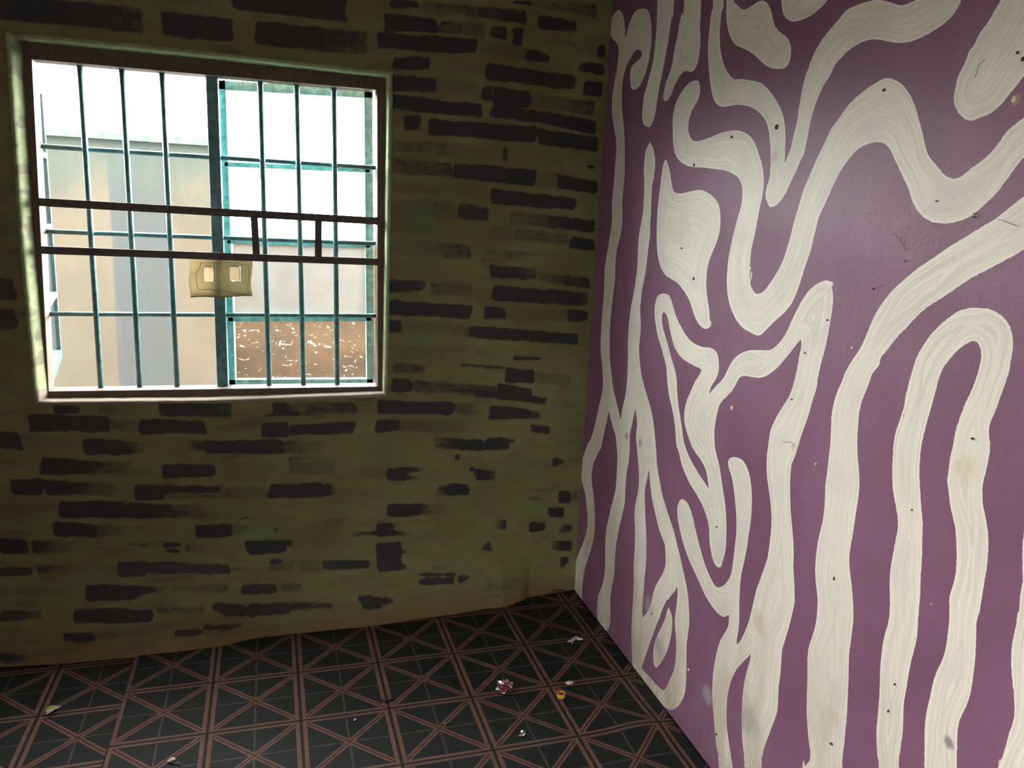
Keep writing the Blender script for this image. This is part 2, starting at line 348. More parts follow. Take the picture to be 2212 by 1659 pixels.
# ================================================================== RIGHT WALL: PURPLE MURAL
CR = dict(A=(1230, 0), B=(1712, 0), C=(1230, 300), D=(1712, 300), E=(1230, 600), F=(1712, 600), G=(1230, 950), H=(1712, 950), I=(1230, 1284), J=(1712, 1284),
          K=(820, 0), L=(820, 350), M=(800, 700), N=(780, 1000), O=(0, 840), Q=(400, 840), S=(0, 1100), T=(400, 1100))
ZS = 4.424
def T_(s):
    """'A x,y x,y B x,y' -> photo pixels"""
    out = []; o = None
    for w in s.split():
        if w in CR: o = CR[w]
        else:
            x, y = map(float, w.split(',')); out.append((o[0]+x/ZS, o[1]+y/ZS))
    return out
POS = [
 # two forked stripes by the corner with the loop low down
 "A 400,180 440,115 480,92 505,130 522,200 530,300 530,375 540,340 560,250 600,150 640,95 700,80 740,95 765,150 778,250 780,380 770,480 755,570 735,660 700,760 660,830 620,858 590,850 578,800 575,720 585,650 620,600 660,570 690,525 680,490 655,472 620,490 580,550 545,620 525,680 510,760 500,850 497,950 503,1080 515,1200 523,1330 525,1450 C 525,100 525,200 525,332 515,450 500,600 502,700 495,850 475,960 450,1060 437,1200 437,1330 420,1470 E 407,250 395,380 388,440 385,600 388,740 395,860 405,960 415,1060 440,1170 465,1280 482,1362 500,1250 525,1150 545,1030 555,900 560,800 560,600 570,420 590,260 615,120 632,0 C 645,1200 648,1080 655,950 670,850 695,720 705,600 712,480 712,370 708,300 718,180 735,90 770,28 800,80 818,170 822,250 808,370 790,450 782,560 775,700 768,800 767,900 755,1000 740,1130 722,1280 690,1440 E 682,200 672,300 680,400 683,500 672,620 668,680 675,800 690,920 715,1030 745,1130 775,1240 800,1370 815,1500 825,1640 G 828,110 830,200 842,300 860,400 885,530 920,640 960,760 1000,880 1030,1010 1060,1130 1080,1220 1105,1340 1125,1450 1135,1560 I 1138,150 1143,200 1143,300 1130,400 1120,500 1118,650 1118,800 1110,920 1085,1000 1040,1070 980,1102 930,1090 870,1040 800,960 720,870 650,790 620,740 605,680 598,560 595,420 600,250 610,100 G 612,1560 615,1500 620,1350 620,1200 628,1080 632,900 625,780 625,650 640,560 655,470 660,380 655,260 645,150 635,20 E 633,1500 645,1400 640,1320 632,1245 610,1330 590,1430 572,1500 570,1600 G 570,60 560,200 545,300 535,450 530,600 510,700 485,820 460,950 445,1060 438,1180 430,1300 405,1430 395,1520 395,1640 I 392,260 375,330 340,350 300,335 275,270 265,180 270,90 G 275,1520 280,1490 310,1410 330,1340 345,1240 348,1080 350,960 358,840 375,760 400,640 430,520 445,430 450,300 455,180 448,80 440,0 E 435,1500 410,1430 395,1370 380,1300 373,1268 358,1350 340,1430 320,1530 300,1630 G 290,90 250,180 222,260 213,360 222,460 238,560 248,700 248,820 235,940 210,1050 175,1150 150,1220 130,1330 122,1430 120,1520 135,1600 165,1659 I 160,190 120,160 85,90 70,20 G 60,1430 40,1440 25,1370 40,1300 55,1190 90,1080 130,990 165,880 175,760 165,620 150,510 120,400 105,300 120,200 150,110 185,20 E 200,1560 235,1450 260,1330 285,1220 310,1110 320,1030 320,900 312,800 302,700 302,580 308,450 318,330 328,220 333,100 335,0 C 340,1220 355,1120 375,1000 395,880 408,760 405,640 412,520 425,380 435,220 445,120 443,0 A 440,1300 425,1220 410,1120 405,1000 412,900 430,780 455,660 467,560 470,470 460,430 440,395 410,370 390,320 365,260 355,210 375,200",
 "A 842,-1900 838,0 835,100 828,300 815,420 800,570 775,680 740,820 710,920 695,1030 690,1120 705,1190 745,1215 775,1205 810,1140 830,1050 845,950 860,850 880,750 905,620 925,500 945,400 965,260 980,150 1000,0 1030,-1900",
 "A 1110,-1900 1100,0 1080,120 1055,210 1045,300 1025,400 1005,500 990,600 965,690 930,780 910,870 900,940 915,972 945,955 980,900 1010,820 1050,750 1085,700 1125,678 1170,690 1210,650 1235,570 1250,470 1255,350 1247,200 1257,80 1262,-1900",
 "A 1385,-1900 1375,-60 1365,60 1345,200 1335,320 1325,430 1325,560 1335,720 1350,850 1375,950 1415,1005 1480,1022 1560,1005 1640,1003 1720,1020 1790,1060 1850,1120 1890,1190 1910,1290 1920,1400 1922,1500 1921,1600 C 1922,200 1912,360 1885,450 1872,530 1885,600 1915,655 1960,645 2010,600 2070,510 2120,400 2160,320 2212,200 D 110,140 140,0 B 150,1270 180,1130 215,1010 250,920 300,810 350,740 380,680 410,620 470,550 540,480 620,430 700,390 780,378 860,385 950,405 1040,412 1120,403 1200,375 1300,325 1400,265 1480,205 1550,130 1600,50 1625,-40 1660,-300 1700,-1900 1500,-1900 1330,-260 1260,-80 1180,0 1100,40 1040,52 960,30 880,5 800,0 720,15 640,40 520,95 460,170 380,260 300,360 240,450 190,550 150,660 115,760 90,880 65,1020 45,1150 15,1270 -10,1380 C 2115,90 2080,180 2050,260 2055,200 2060,100 A 2065,1327 2062,1230 2050,1130 2020,1040 1970,950 1920,880 1870,830 1820,790 1740,770 1650,755 1570,755 1530,720 1490,660 1460,580 1440,480 1435,380 1435,280 1445,170 1460,60 1475,-60 1490,-1900",
 "A 1500,-1900 1498,0 1495,80 1495,180 1510,280 1535,360 1580,430 1660,465 1740,510 1810,570 1870,625 1940,655 2040,657 2090,620 2115,540 2118,460 2105,400 2060,340 1990,290 1950,220 1930,130 1905,60 1870,15 1820,5 1760,40 1700,80 1645,92 1610,60 1580,20 1560,-100 1550,-1900",
 "A 2010,-500 2020,-60 2025,60 2040,130 2070,180 2120,205 B 10,207 90,190 170,150 250,90 320,20 380,-100 420,-500",
 "B 2120,-400 2010,-30 1950,80 1890,190 1830,270 1780,340 1740,430 1690,490 1660,580 1620,660 1585,730 1560,840 1545,920 1550,1000 1590,1080 1640,1130 1700,1155 1790,1125 1880,1090 1950,1040 2020,970 2080,890 2140,820 2190,750 2260,660 2420,430 2600,100 2640,-400",
 "A 1235,770 1250,820 1248,900 1225,970 1185,1040 1155,1120 1142,1200 1148,1280 1175,1335 1210,1350 1270,1340 1350,1310 1430,1275 1530,1250 1600,1247 1670,1265 1730,1310 1770,1370 1800,1450 1830,1540 C 1845,280 1852,330 1855,430 1840,560 1815,680 1790,820 1765,940 1740,1040 1728,1150 1722,1260 1725,1350 1740,1420 1770,1470 1800,1480 1850,1460 1900,1400 1960,1310 2020,1200 2060,1100 2100,970 2130,850 2160,740 D 70,600 100,500 150,380 200,260 250,150 310,30 B 370,1230 440,1140 510,1040 600,940 700,860 800,790 900,748 960,755 1030,790 1090,850 1140,930 1180,1030 1210,1140 1240,1250 1270,1400 1300,1490 1360,1570 D 1430,325 1480,365 1550,380 1620,350 1680,300 1750,250 1830,190 1920,100 1980,20 B 2040,1260 2120,1190 2212,1120 2420,960 2700,700 D 2760,-300 2500,-60 2350,50 2212,170 2130,260 2060,360 1980,470 1900,560 1800,650 1720,720 1640,765 1560,790 1480,808 1400,805 1320,790 1240,740 1180,670 1140,590 1115,500 1080,420 1030,310 980,200 940,110 900,60 850,35 780,35 700,60 620,110 540,200 470,300 400,430 330,590 260,740 235,830 205,950 170,1090 120,1230 70,1390 10,1540 E 2110,270 2040,350 1970,410 1900,480 1830,548 1780,545 1720,515 1660,480 1600,410 1560,330 1530,250 1510,150 1505,60 C 1505,1350 1510,1280 1520,1180 1535,1080 1560,950 1590,830 1620,720 1645,620 1652,520 1645,440 1610,370 1550,330 1480,300 1400,290 1280,275 1190,270 1120,255 1060,215 1020,150 1000,50 A 995,1250 993,1150 1005,1050 1035,960 1080,880 1130,810 1190,770",
 "C 925,190 945,240 965,340 980,450 1000,510 1050,522 1110,512 1180,495 1260,488 1330,520 1390,570 1430,640 1443,740 1440,850 1420,950 1380,1050 1340,1150 1315,1260 1308,1380 1315,1500 1330,1600 E 1338,332 1340,400 1355,425 1350,460 1310,488 1265,475 1220,420 1190,350 1160,250 1130,180 1080,110 1030,50 960,5 C 915,1300 870,1230 840,1120 828,980 832,800 845,620 865,460 885,320 905,230",
 "E 895,150 950,165 975,220 1000,300 1030,390 1075,480 1120,560 1180,620 1260,660 1340,668 1390,690 1420,740 1432,840 1425,910 1400,970 1360,1030 1340,1080 1320,1140 1370,1070 1430,1010 1480,950 1510,890 1545,820 1600,750 1680,705 1750,690 1850,692 1920,690 1980,650 2040,580 2100,470 2130,400 F 50,290 100,200 170,110 250,50 330,22 355,40 375,30 393,50 390,75 375,90 388,150 385,260 360,420 330,580 300,710 265,830 240,950 225,1060 190,1170 160,1280 130,1370 100,1450 70,1540 45,1630 H 20,160 0,210 G 2120,250 2110,350 2108,500 2112,650 2125,800 2140,950 2145,1100 2140,1220 2150,1350 2155,1500 I 2155,80 2130,200 2100,320 2070,420 2040,520 2030,650 2020,780 2005,880 2000,1000 1990,1120 1950,1230 1910,1340 1870,1450 1845,1560 1840,1700 1860,3400 1690,3400 1675,1659 1665,1500 1655,1350 1652,1200 1655,1050 1665,920 1685,800 1715,690 1740,600 1755,545 1710,600 1650,660 1600,720 1560,800 1535,880 1515,980 1508,1100 1508,1220 1520,1340 1535,1450 1555,1580 1570,1800 1570,2600 1450,2600 1430,1620 1415,1500 1400,1380 1390,1250 1380,1120 1372,1000 1370,900 1378,780 1395,650 1415,550 1450,430 1500,350 1525,290 1530,190 1485,215 1430,190 1370,120 1310,30 G 1280,1450 1230,1340 1170,1210 1120,1090 1080,970 1050,840 1032,720 1032,640 1055,580 1080,567 1120,590 1150,640 1175,720 1200,840 1230,970 1265,1100 1300,1210 1350,1320 1390,1390 1425,1412 1470,1395 1510,1350 1545,1270 1560,1150 1575,1020 1590,880 1590,740 1580,600 1565,450 1545,340 1515,250 1520,190 1560,165 1610,170 1660,200 1700,270 1725,370 1738,500 1735,650 1725,780 1705,900 1690,1020 1665,1160 1640,1280 1628,1400 1625,1550 I 1628,181 1625,300 1610,400 1595,500 1640,440 1690,340 1725,240 1750,120 G 1780,1450 1820,1330 1860,1220 1890,1130 1905,1030 1920,900 1928,750 1918,600 1900,450 1885,300 1890,150 1905,50 E 1930,1450 1980,1340 2040,1230 2090,1150 2130,1050 2160,940 2190,800 2205,690 F 80,700 85,620 95,575 60,610 E 2130,690 2090,740 2040,800 1990,860 1930,910 1870,945 1810,957 1740,945 1665,935 1620,970 1590,1030 1550,1090 1490,1150 1440,1210 1415,1290 1400,1360 1385,1450 1383,1550 G 1395,110 1420,200 1440,290 1455,400 1470,500 1485,620 1492,750 1495,900 1490,1020 1475,1110 1460,1160 1450,1205 1425,1222 1395,1200 1370,1150 1350,1070 1335,970 1333,870 1325,790 1300,700 1260,600 1210,510 1160,430 1110,330 1070,230 1045,120 E 1022,1600 1015,1500 1005,1380 985,1260 955,1130 940,1000 930,860 910,760 880,650 850,560 830,460 815,350 818,260 835,190 860,160",
 "D 2700,150 2400,400 2212,540 2120,610 2000,710 1900,780 1780,850 1650,930 1500,1020 1350,1130 1200,1230 1080,1330 960,1440 880,1540 F 800,330 750,440 700,560 650,670 590,760 540,840 500,910 470,990 430,1070 400,1150 375,1250 362,1350 360,1450 355,1600 H 350,100 335,250 318,380 310,500 305,650 290,780 265,880 245,980 228,1120 222,1250 230,1380 245,1500 J 243,140 235,230 220,320 185,430 158,520 148,650 148,800 142,950 138,1120 145,1250 155,1380 172,1500 165,1590 120,1640 90,1750 60,4200 480,4200 475,1750 470,1600 490,1440 505,1280 520,1120 528,960 535,800 540,600 560,450 580,320 590,200 585,80 H 570,1380 555,1260 548,1150 555,1040 575,900 595,750 625,560 638,420 635,300 620,180 612,50 F 612,1500 618,1400 630,1280 660,1170 700,1080 740,980 760,920 800,870 830,830 845,760 880,720 940,640 1010,550 1080,480 1180,370 1280,280 1420,190 1550,100 1700,0 D 1850,1250 2000,1170 2120,1110 2212,1050 2400,930 2750,700",
 "J 820,4400 820,1750 805,1560 798,1400 800,1280 815,1130 828,980 835,850 838,740 850,620 865,500 890,380 920,280 935,150 935,0 H 932,1350 940,1230 960,1100 985,960 1005,860 1005,760 985,640 960,520 948,400 948,250 955,120 F 960,1600 975,1500 1000,1420 1035,1320 1065,1220 1080,1120 1095,1070 1115,980 1145,880 1165,800 1200,720 1240,650 1290,570 1350,500 1430,420 1520,350 1600,305 1700,287 1800,290 1880,300 1960,340 2030,400 2080,490 2100,580 2100,680 2085,770 2070,880 2040,980 2000,1090 1965,1190 1930,1290 1885,1390 1875,1480 1885,1560 H 1885,110 1870,200 1850,300 1825,400 1815,500 1825,620 1850,730 1870,850 1880,950 1875,1080 1865,1200 1845,1320 1825,1430 1805,1540 J 1785,180 1760,260 1755,380 1752,500 1740,650 1720,800 1695,950 1650,1080 1600,1180 1575,1300 1570,1450 1565,1600 1565,1750 1570,4800 1255,4800 1255,1750 1260,1600 1258,1400 1262,1250 1280,1120 1310,1000 1335,880 1370,760 1420,650 1460,540 1480,400 1498,250 1500,100 H 1500,1500 1520,1430 1550,1330 1565,1220 1570,1080 1565,950 1560,850 1530,720 1505,610 1490,480 1475,390 1490,280 1500,180 1525,80 F 1550,1480 1580,1380 1610,1290 1650,1190 1690,1110 1730,1010 1760,920 1785,820 1795,720 1780,650 1750,612 1710,605 1650,630 1570,690 1490,780 1430,860 1400,930 1370,1040 1345,1140 1310,1270 1280,1380 1250,1500 H 1225,80 1212,220 1210,350 1218,480 1230,640 1245,800 1240,950 1240,1100 1228,1300 1225,1450 J 1215,120 1205,260 1195,400 1170,520 1140,640 1110,780 1090,900 1065,1030 1058,1150 1055,1280 1040,1400 1020,1550 1010,1750 1000,4400",
 "H 2400,300 2230,850 2205,1100 2205,1350 2180,1480 2168,1600 J 2165,160 2150,180 2135,300 2105,420 2090,530 2085,650 2090,800 2105,950 2108,1120 2095,1220 2060,1320 2030,1430 1990,1560 1960,1680 1950,1750 1930,5000 2450,5000 2450,1500 2500,800",
 "I 940,120 965,165 980,230 978,330 965,430 940,530 900,620 860,680 835,705 815,680 805,620 805,540 820,460 850,380 890,290 910,240 925,180",
 "C 1734,1230 1745,1270 1742,1320 1733,1356 1730,1320 1733,1270",
]
NEG = [
 "G 752,275 745,350 725,440 718,520 722,650 730,800 738,950 738,1080 735,1200 722,1330 715,1450 I 705,100 703,181 705,225 740,180 775,110 790,60 G 800,1478 830,1390 870,1320 905,1250 918,1180 918,1100 910,1000 880,920 850,830 820,710 795,600 775,480 765,380 757,300",
 "G 1025,1390 1010,1440 975,1480 940,1530 I 930,50 900,110 880,160 865,210 835,290 800,390 765,490 730,590 705,660 693,700 720,740 770,790 830,860 880,905 905,915 935,880 970,800 1000,730 1015,640 1022,540 1020,440 1008,320 1005,230 1015,150 1025,60 G 1030,1450",
 "E 900,325 925,345 945,400 960,480 980,570 1010,670 1060,750 1120,800 1190,840 1265,875 1240,930 1200,990 1160,1080 1120,1170 1100,1270 1098,1370 1115,1450 1140,1530 G 1170,60 1210,130 1260,200 1300,280 1320,370 1328,430 1335,475 1300,420 1260,360 1210,280 1160,190 1120,100 E 1090,1549 1080,1450 1060,1330 1040,1200 1030,1090 1025,960 1005,860 970,740 940,620 905,510 885,420 885,350",
]
def smooth_poly(p):
    p = np.array(p); n = len(p); out = []
    for i in range(n):
        a, b, c, d = p[i-1], p[i], p[(i+1) % n], p[(i+2) % n]
        out.append(b)
        v1, v2, v3 = b-a, c-b, d-c
        def cosang(x, y): return x@y/(np.linalg.norm(x)*np.linalg.norm(y)+1e-9)
        if cosang(v1, v2) > .3 and cosang(v2, v3) > .3 and np.linalg.norm(v2) < 80:
            out.append((-a+9*b+9*c-d)/16)
    return np.array(out)
def sdf(Y, Z, poly):
    """signed distance (inside +) of grid lines Y x Z to a closed outline"""
    PY, PZ = np.meshgrid(Y, Z, indexing='ij'); py, pz = PY.ravel(), PZ.ravel()
    best = np.full(py.shape, 1e9); ins = np.zeros(py.shape, bool)
    q = np.roll(poly, -1, 0)
    for (ay, az), (by, bz) in zip(poly, q):
        ey, ez = by-ay, bz-az; L = ey*ey+ez*ez+1e-12
        t = np.clip(((py-ay)*ey+(pz-az)*ez)/L, 0, 1)
        best = np.minimum(best, (py-ay-t*ey)**2+(pz-az-t*ez)**2)
        if az != bz:
            c = (az > pz) != (bz > pz); ins ^= c & (py < ay+(pz-az)/(bz-az)*ey)
    return (np.sqrt(best)*np.where(ins, 1, -1)).reshape(PY.shape)
def wall_poly(s):
    p = smooth_poly(T_(s)); w = np.array([onX(u, v) for u, v in p]); return w[:, [1, 2]]
GY = np.concatenate([np.linspace(YB, .45, 30)[:-1], np.arange(.45, D, .006), [D]])
GZ = np.concatenate([np.arange(FLOOR, 1.0, .006), np.linspace(1.0, CEIL, 8)])
S = np.full((len(GY), len(GZ)), -.12)
def apply(poly, sign):
    global S
    m = .10; a = (GY > poly[:, 0].min()-m) & (GY < poly[:, 0].max()+m); b = (GZ > poly[:, 1].min()-m) & (GZ < poly[:, 1].max()+m)
    ia, ib = np.where(a)[0], np.where(b)[0]
    if not len(ia) or not len(ib): return
    d = sdf(GY[ia], GZ[ib], poly); sub = S[np.ix_(ia, ib)]
    S[np.ix_(ia, ib)] = np.maximum(sub, d) if sign > 0 else np.minimum(sub, -d)
for s in POS[:-2]: apply(wall_poly(s), 1)
for s in NEG: apply(wall_poly(s), -1)
for s in POS[-2:]: apply(wall_poly(s), 1)
PY, PZ = np.meshgrid(GY, GZ, indexing='ij')
bulge = vnoise(PY.shape, (9, 7), 3)*.006 + vnoise(PY.shape, (30, 25), 4)*.0018
fade = np.clip((D-PY)/.15, 0, 1)*np.clip((PZ-FLOOR)/.1, 0, 1)
P = np.stack([XR - bulge*fade, PY, PZ], -1)
wr = gridmesh('wall_right', GY, GZ, P, M_MURAL, attrs={'edge': S}); tag(wr, kind='structure')
o = MB().box((XR+.012, YB, FLOOR-.1), (XR+.2, D+.2, CEIL)).build('wall_right_core', M_CONC, wr)

# nail holes and chips in the mural wall, as shallow dark plugs set in it
M_HOLE = plain('dark_hole', (.07, .055, .045), .9, var=.2)
M_CHIP = plain('bare_plaster_chip', (.75, .66, .52), .9, var=.2, scale=200)
def disc_on_wall(name, u, v, ru, rv, mat, seg=12):
    c = onX(u, v); s1 = onX(u+ru, v)-onX(u-ru, v); s2 = onX(u, v+rv)-onX(u, v-rv)
    a, b = abs(s1[1])*.36, abs(s2[2])*.36; r0 = random.random()*6
    ring = [(XR-.0035, c[1]+a*math.cos(t)*(1+.25*math.sin(3*t+r0)), c[2]+b*math.sin(t)*(1+.2*math.cos(2*t+r0))) for t in np.linspace(0, 2*math.pi, seg, endpoint=False)]
    back = [(XR+.004, y, z) for _, y, z in ring]
    f = [tuple(range(seg))] + [(i, seg+i, seg+(i+1) % seg, (i+1) % seg) for i in range(seg)] + [tuple(range(2*seg-1, seg-1, -1))]
    return mesh(name, ring+back, f, mat, wr)
for u, v, a, b in [(1678.8, 274.5, 3.4, 7), (1911.7, 194.6, 3.6, 5), (2200, 114, 3.6, 4), (2211, 128, 2.5, 8), (1500, 356.5, 1.3, 3.4), (1581, 296, 1, 3),
                   (2104.6, 469, 1.4, 2.4), (2106, 461, 1, 1.2), (1472.5, 536, 1, 2.2), (1499.5, 602, 1.4, 4), (1956.6, 564, 1.5, 2), (1888, 624, 1.4, 3.6),
                   (1740, 762.5, 1.8, 1.8), (1788.5, 691.5, 1.8, 2.4), (1548.5, 1138, 1, 2), (1971.3, 1101.5, 1.3, 2.5), (1803.5, 1249.5, 2.4, 5), (1934.5, 1478, 2, 4),
                   (1920.3, 1536, 1.3, 4), (1797, 1606.5, 4, 2.6), (2102, 947.5, 2.6, 4), (1711, 862.5, 1.6, 2.4), (1409, 1325.5, 1.2, 2.6), (2025, 434.5, 2.6, 2), (1549, 1586, 2, 4)]:
    disc_on_wall('nail_hole', u, v, a, b, M_HOLE)
for u, v, a, b in [(1958.7, 434.5, 1.3, 1.3), (1872.6, 454.5, 1.3, 1), (1963.5, 462.8, 1.3, 1.2), (1961, 491.5, 1.2, 1), (1945.3, 500.4, 1.3, 1.2), (1946, 511, 1.1, 1.1),
                   (1954, 517.4, 1.3, 1.2), (1987.3, 526, 1.3, 1.2), (2015.5, 483.6, 1.2, 1), (2114.5, 483.6, 1.2, 1.4), (1843, 751, 2, 4), (1763.5, 1002, 1.6, 3.4),
                   (2014.5, 1305, 1.6, 2.6), (1583, 881, 3.4, 7), (1488.5, 1446, 1.6, 3.5), (2193, 215, 6, 9)]:
    disc_on_wall('plaster_chip', u, v, a, b, M_CHIP)

M_CRACK = plain('hairline_crack', (.09, .075, .065), .9)
for pts in ([(1691, 953), (1695, 954), (1698, 957), (1703, 953), (1708, 956), (1713, 957), (1716, 962), (1712, 966)], [(1713, 960), (1710, 966), (1711, 970), (1714, 972)],
            [(2105, 168), (2110, 157), (2112, 148), (2117, 137), (2123, 133), (2127, 128)], [(2155, 473), (2170, 478), (2185, 484), (2197, 489)],
            [(1957, 540), (1950, 528), (1940, 515), (1930, 503)], [(1888, 622), (1900, 618), (1915, 615)]):
    MB().tube([onX(u, v, XR-.0028) for u, v in pts], .00045, 5).build('crack', M_CRACK, wr)

# ================================================================== BACK WALL: OLIVE WITH BRUSHED BRICKS
BX = np.array([-2.2, -.954, -.72, -.57, -.37, -.23, -.11, .005, .273, .511, .815, .90, .94, 1.138, 1.2])
BYv = np.array([2.70, 2.674, 2.647, 2.644, 2.643, 2.653, 2.689, 2.694, 2.685, 2.714, 2.735, 2.775, 2.800, 2.819, 2.822])
def ywall(x, z):
    s = np.clip((-1.22 - z)/.28, 0, 1); return D - (D-np.interp(x, BX, BYv))*s**1.7
def on_back(u, v):
    d = ray(u, v); Y = D
    for _ in range(12): p = d*(Y/d[1]); Y = float(ywall(p[0], max(p[2], FLOOR)))
    return p
HX0, HX1, HZ0, HZ1 = -.782, .360, -.662, .468
gx_ = np.concatenate([np.linspace(XL, -1.15, 90)[:-1], np.arange(-1.15, HX0-.003, .006), np.arange(HX0, HX1-.003, .006), np.arange(HX1, XR, .006), [XR]])
gz_ = np.concatenate([np.arange(FLOOR, HZ0-.003, .006), np.arange(HZ0, HZ1-.003, .006), np.arange(HZ1, .95, .006), np.linspace(.95, CEIL, 20)])
GXm, GZm = np.meshgrid(gx_, gz_, indexing='ij')
DK = np.zeros(GXm.shape)
wob = vnoise(GXm.shape, (130, 90), 11)*.010 + vnoise(GXm.shape, (40, 60), 12)*.010
def stroke_xz(x0, t0, b0, x1, t1, b1, a0, a1, wobv=1.):
    m = .02; ia = np.where((gx_ > x0-m) & (gx_ < x1+m))[0]; ib = np.where((gz_ > min(b0, b1)-m) & (gz_ < max(t0, t1)+m))[0]
    if not len(ia) or not len(ib): return
    ix = np.ix_(ia, ib); x, z, w = GXm[ix], GZm[ix], wob[ix]*wobv
    u = np.clip((x-x0)/(x1-x0), 0, 1); t = t0+(t1-t0)*u; b = b0+(b1-b0)*u
    dx = np.minimum(x-x0, x1-x)+w; dz = np.minimum(t-z, z-b)+w*.5
    r = .012; qx, qz = np.minimum(dx-r, 0), np.minimum(dz-r, 0)
    sd = r - np.sqrt(qx*qx+qz*qz); sd = np.where((dx > r) & (dz > r), r, sd)
    v = (a0+(a1-a0)*u)*np.clip(.5+sd/.010, 0, 1)
    DK[ix] = np.maximum(DK[ix], v)
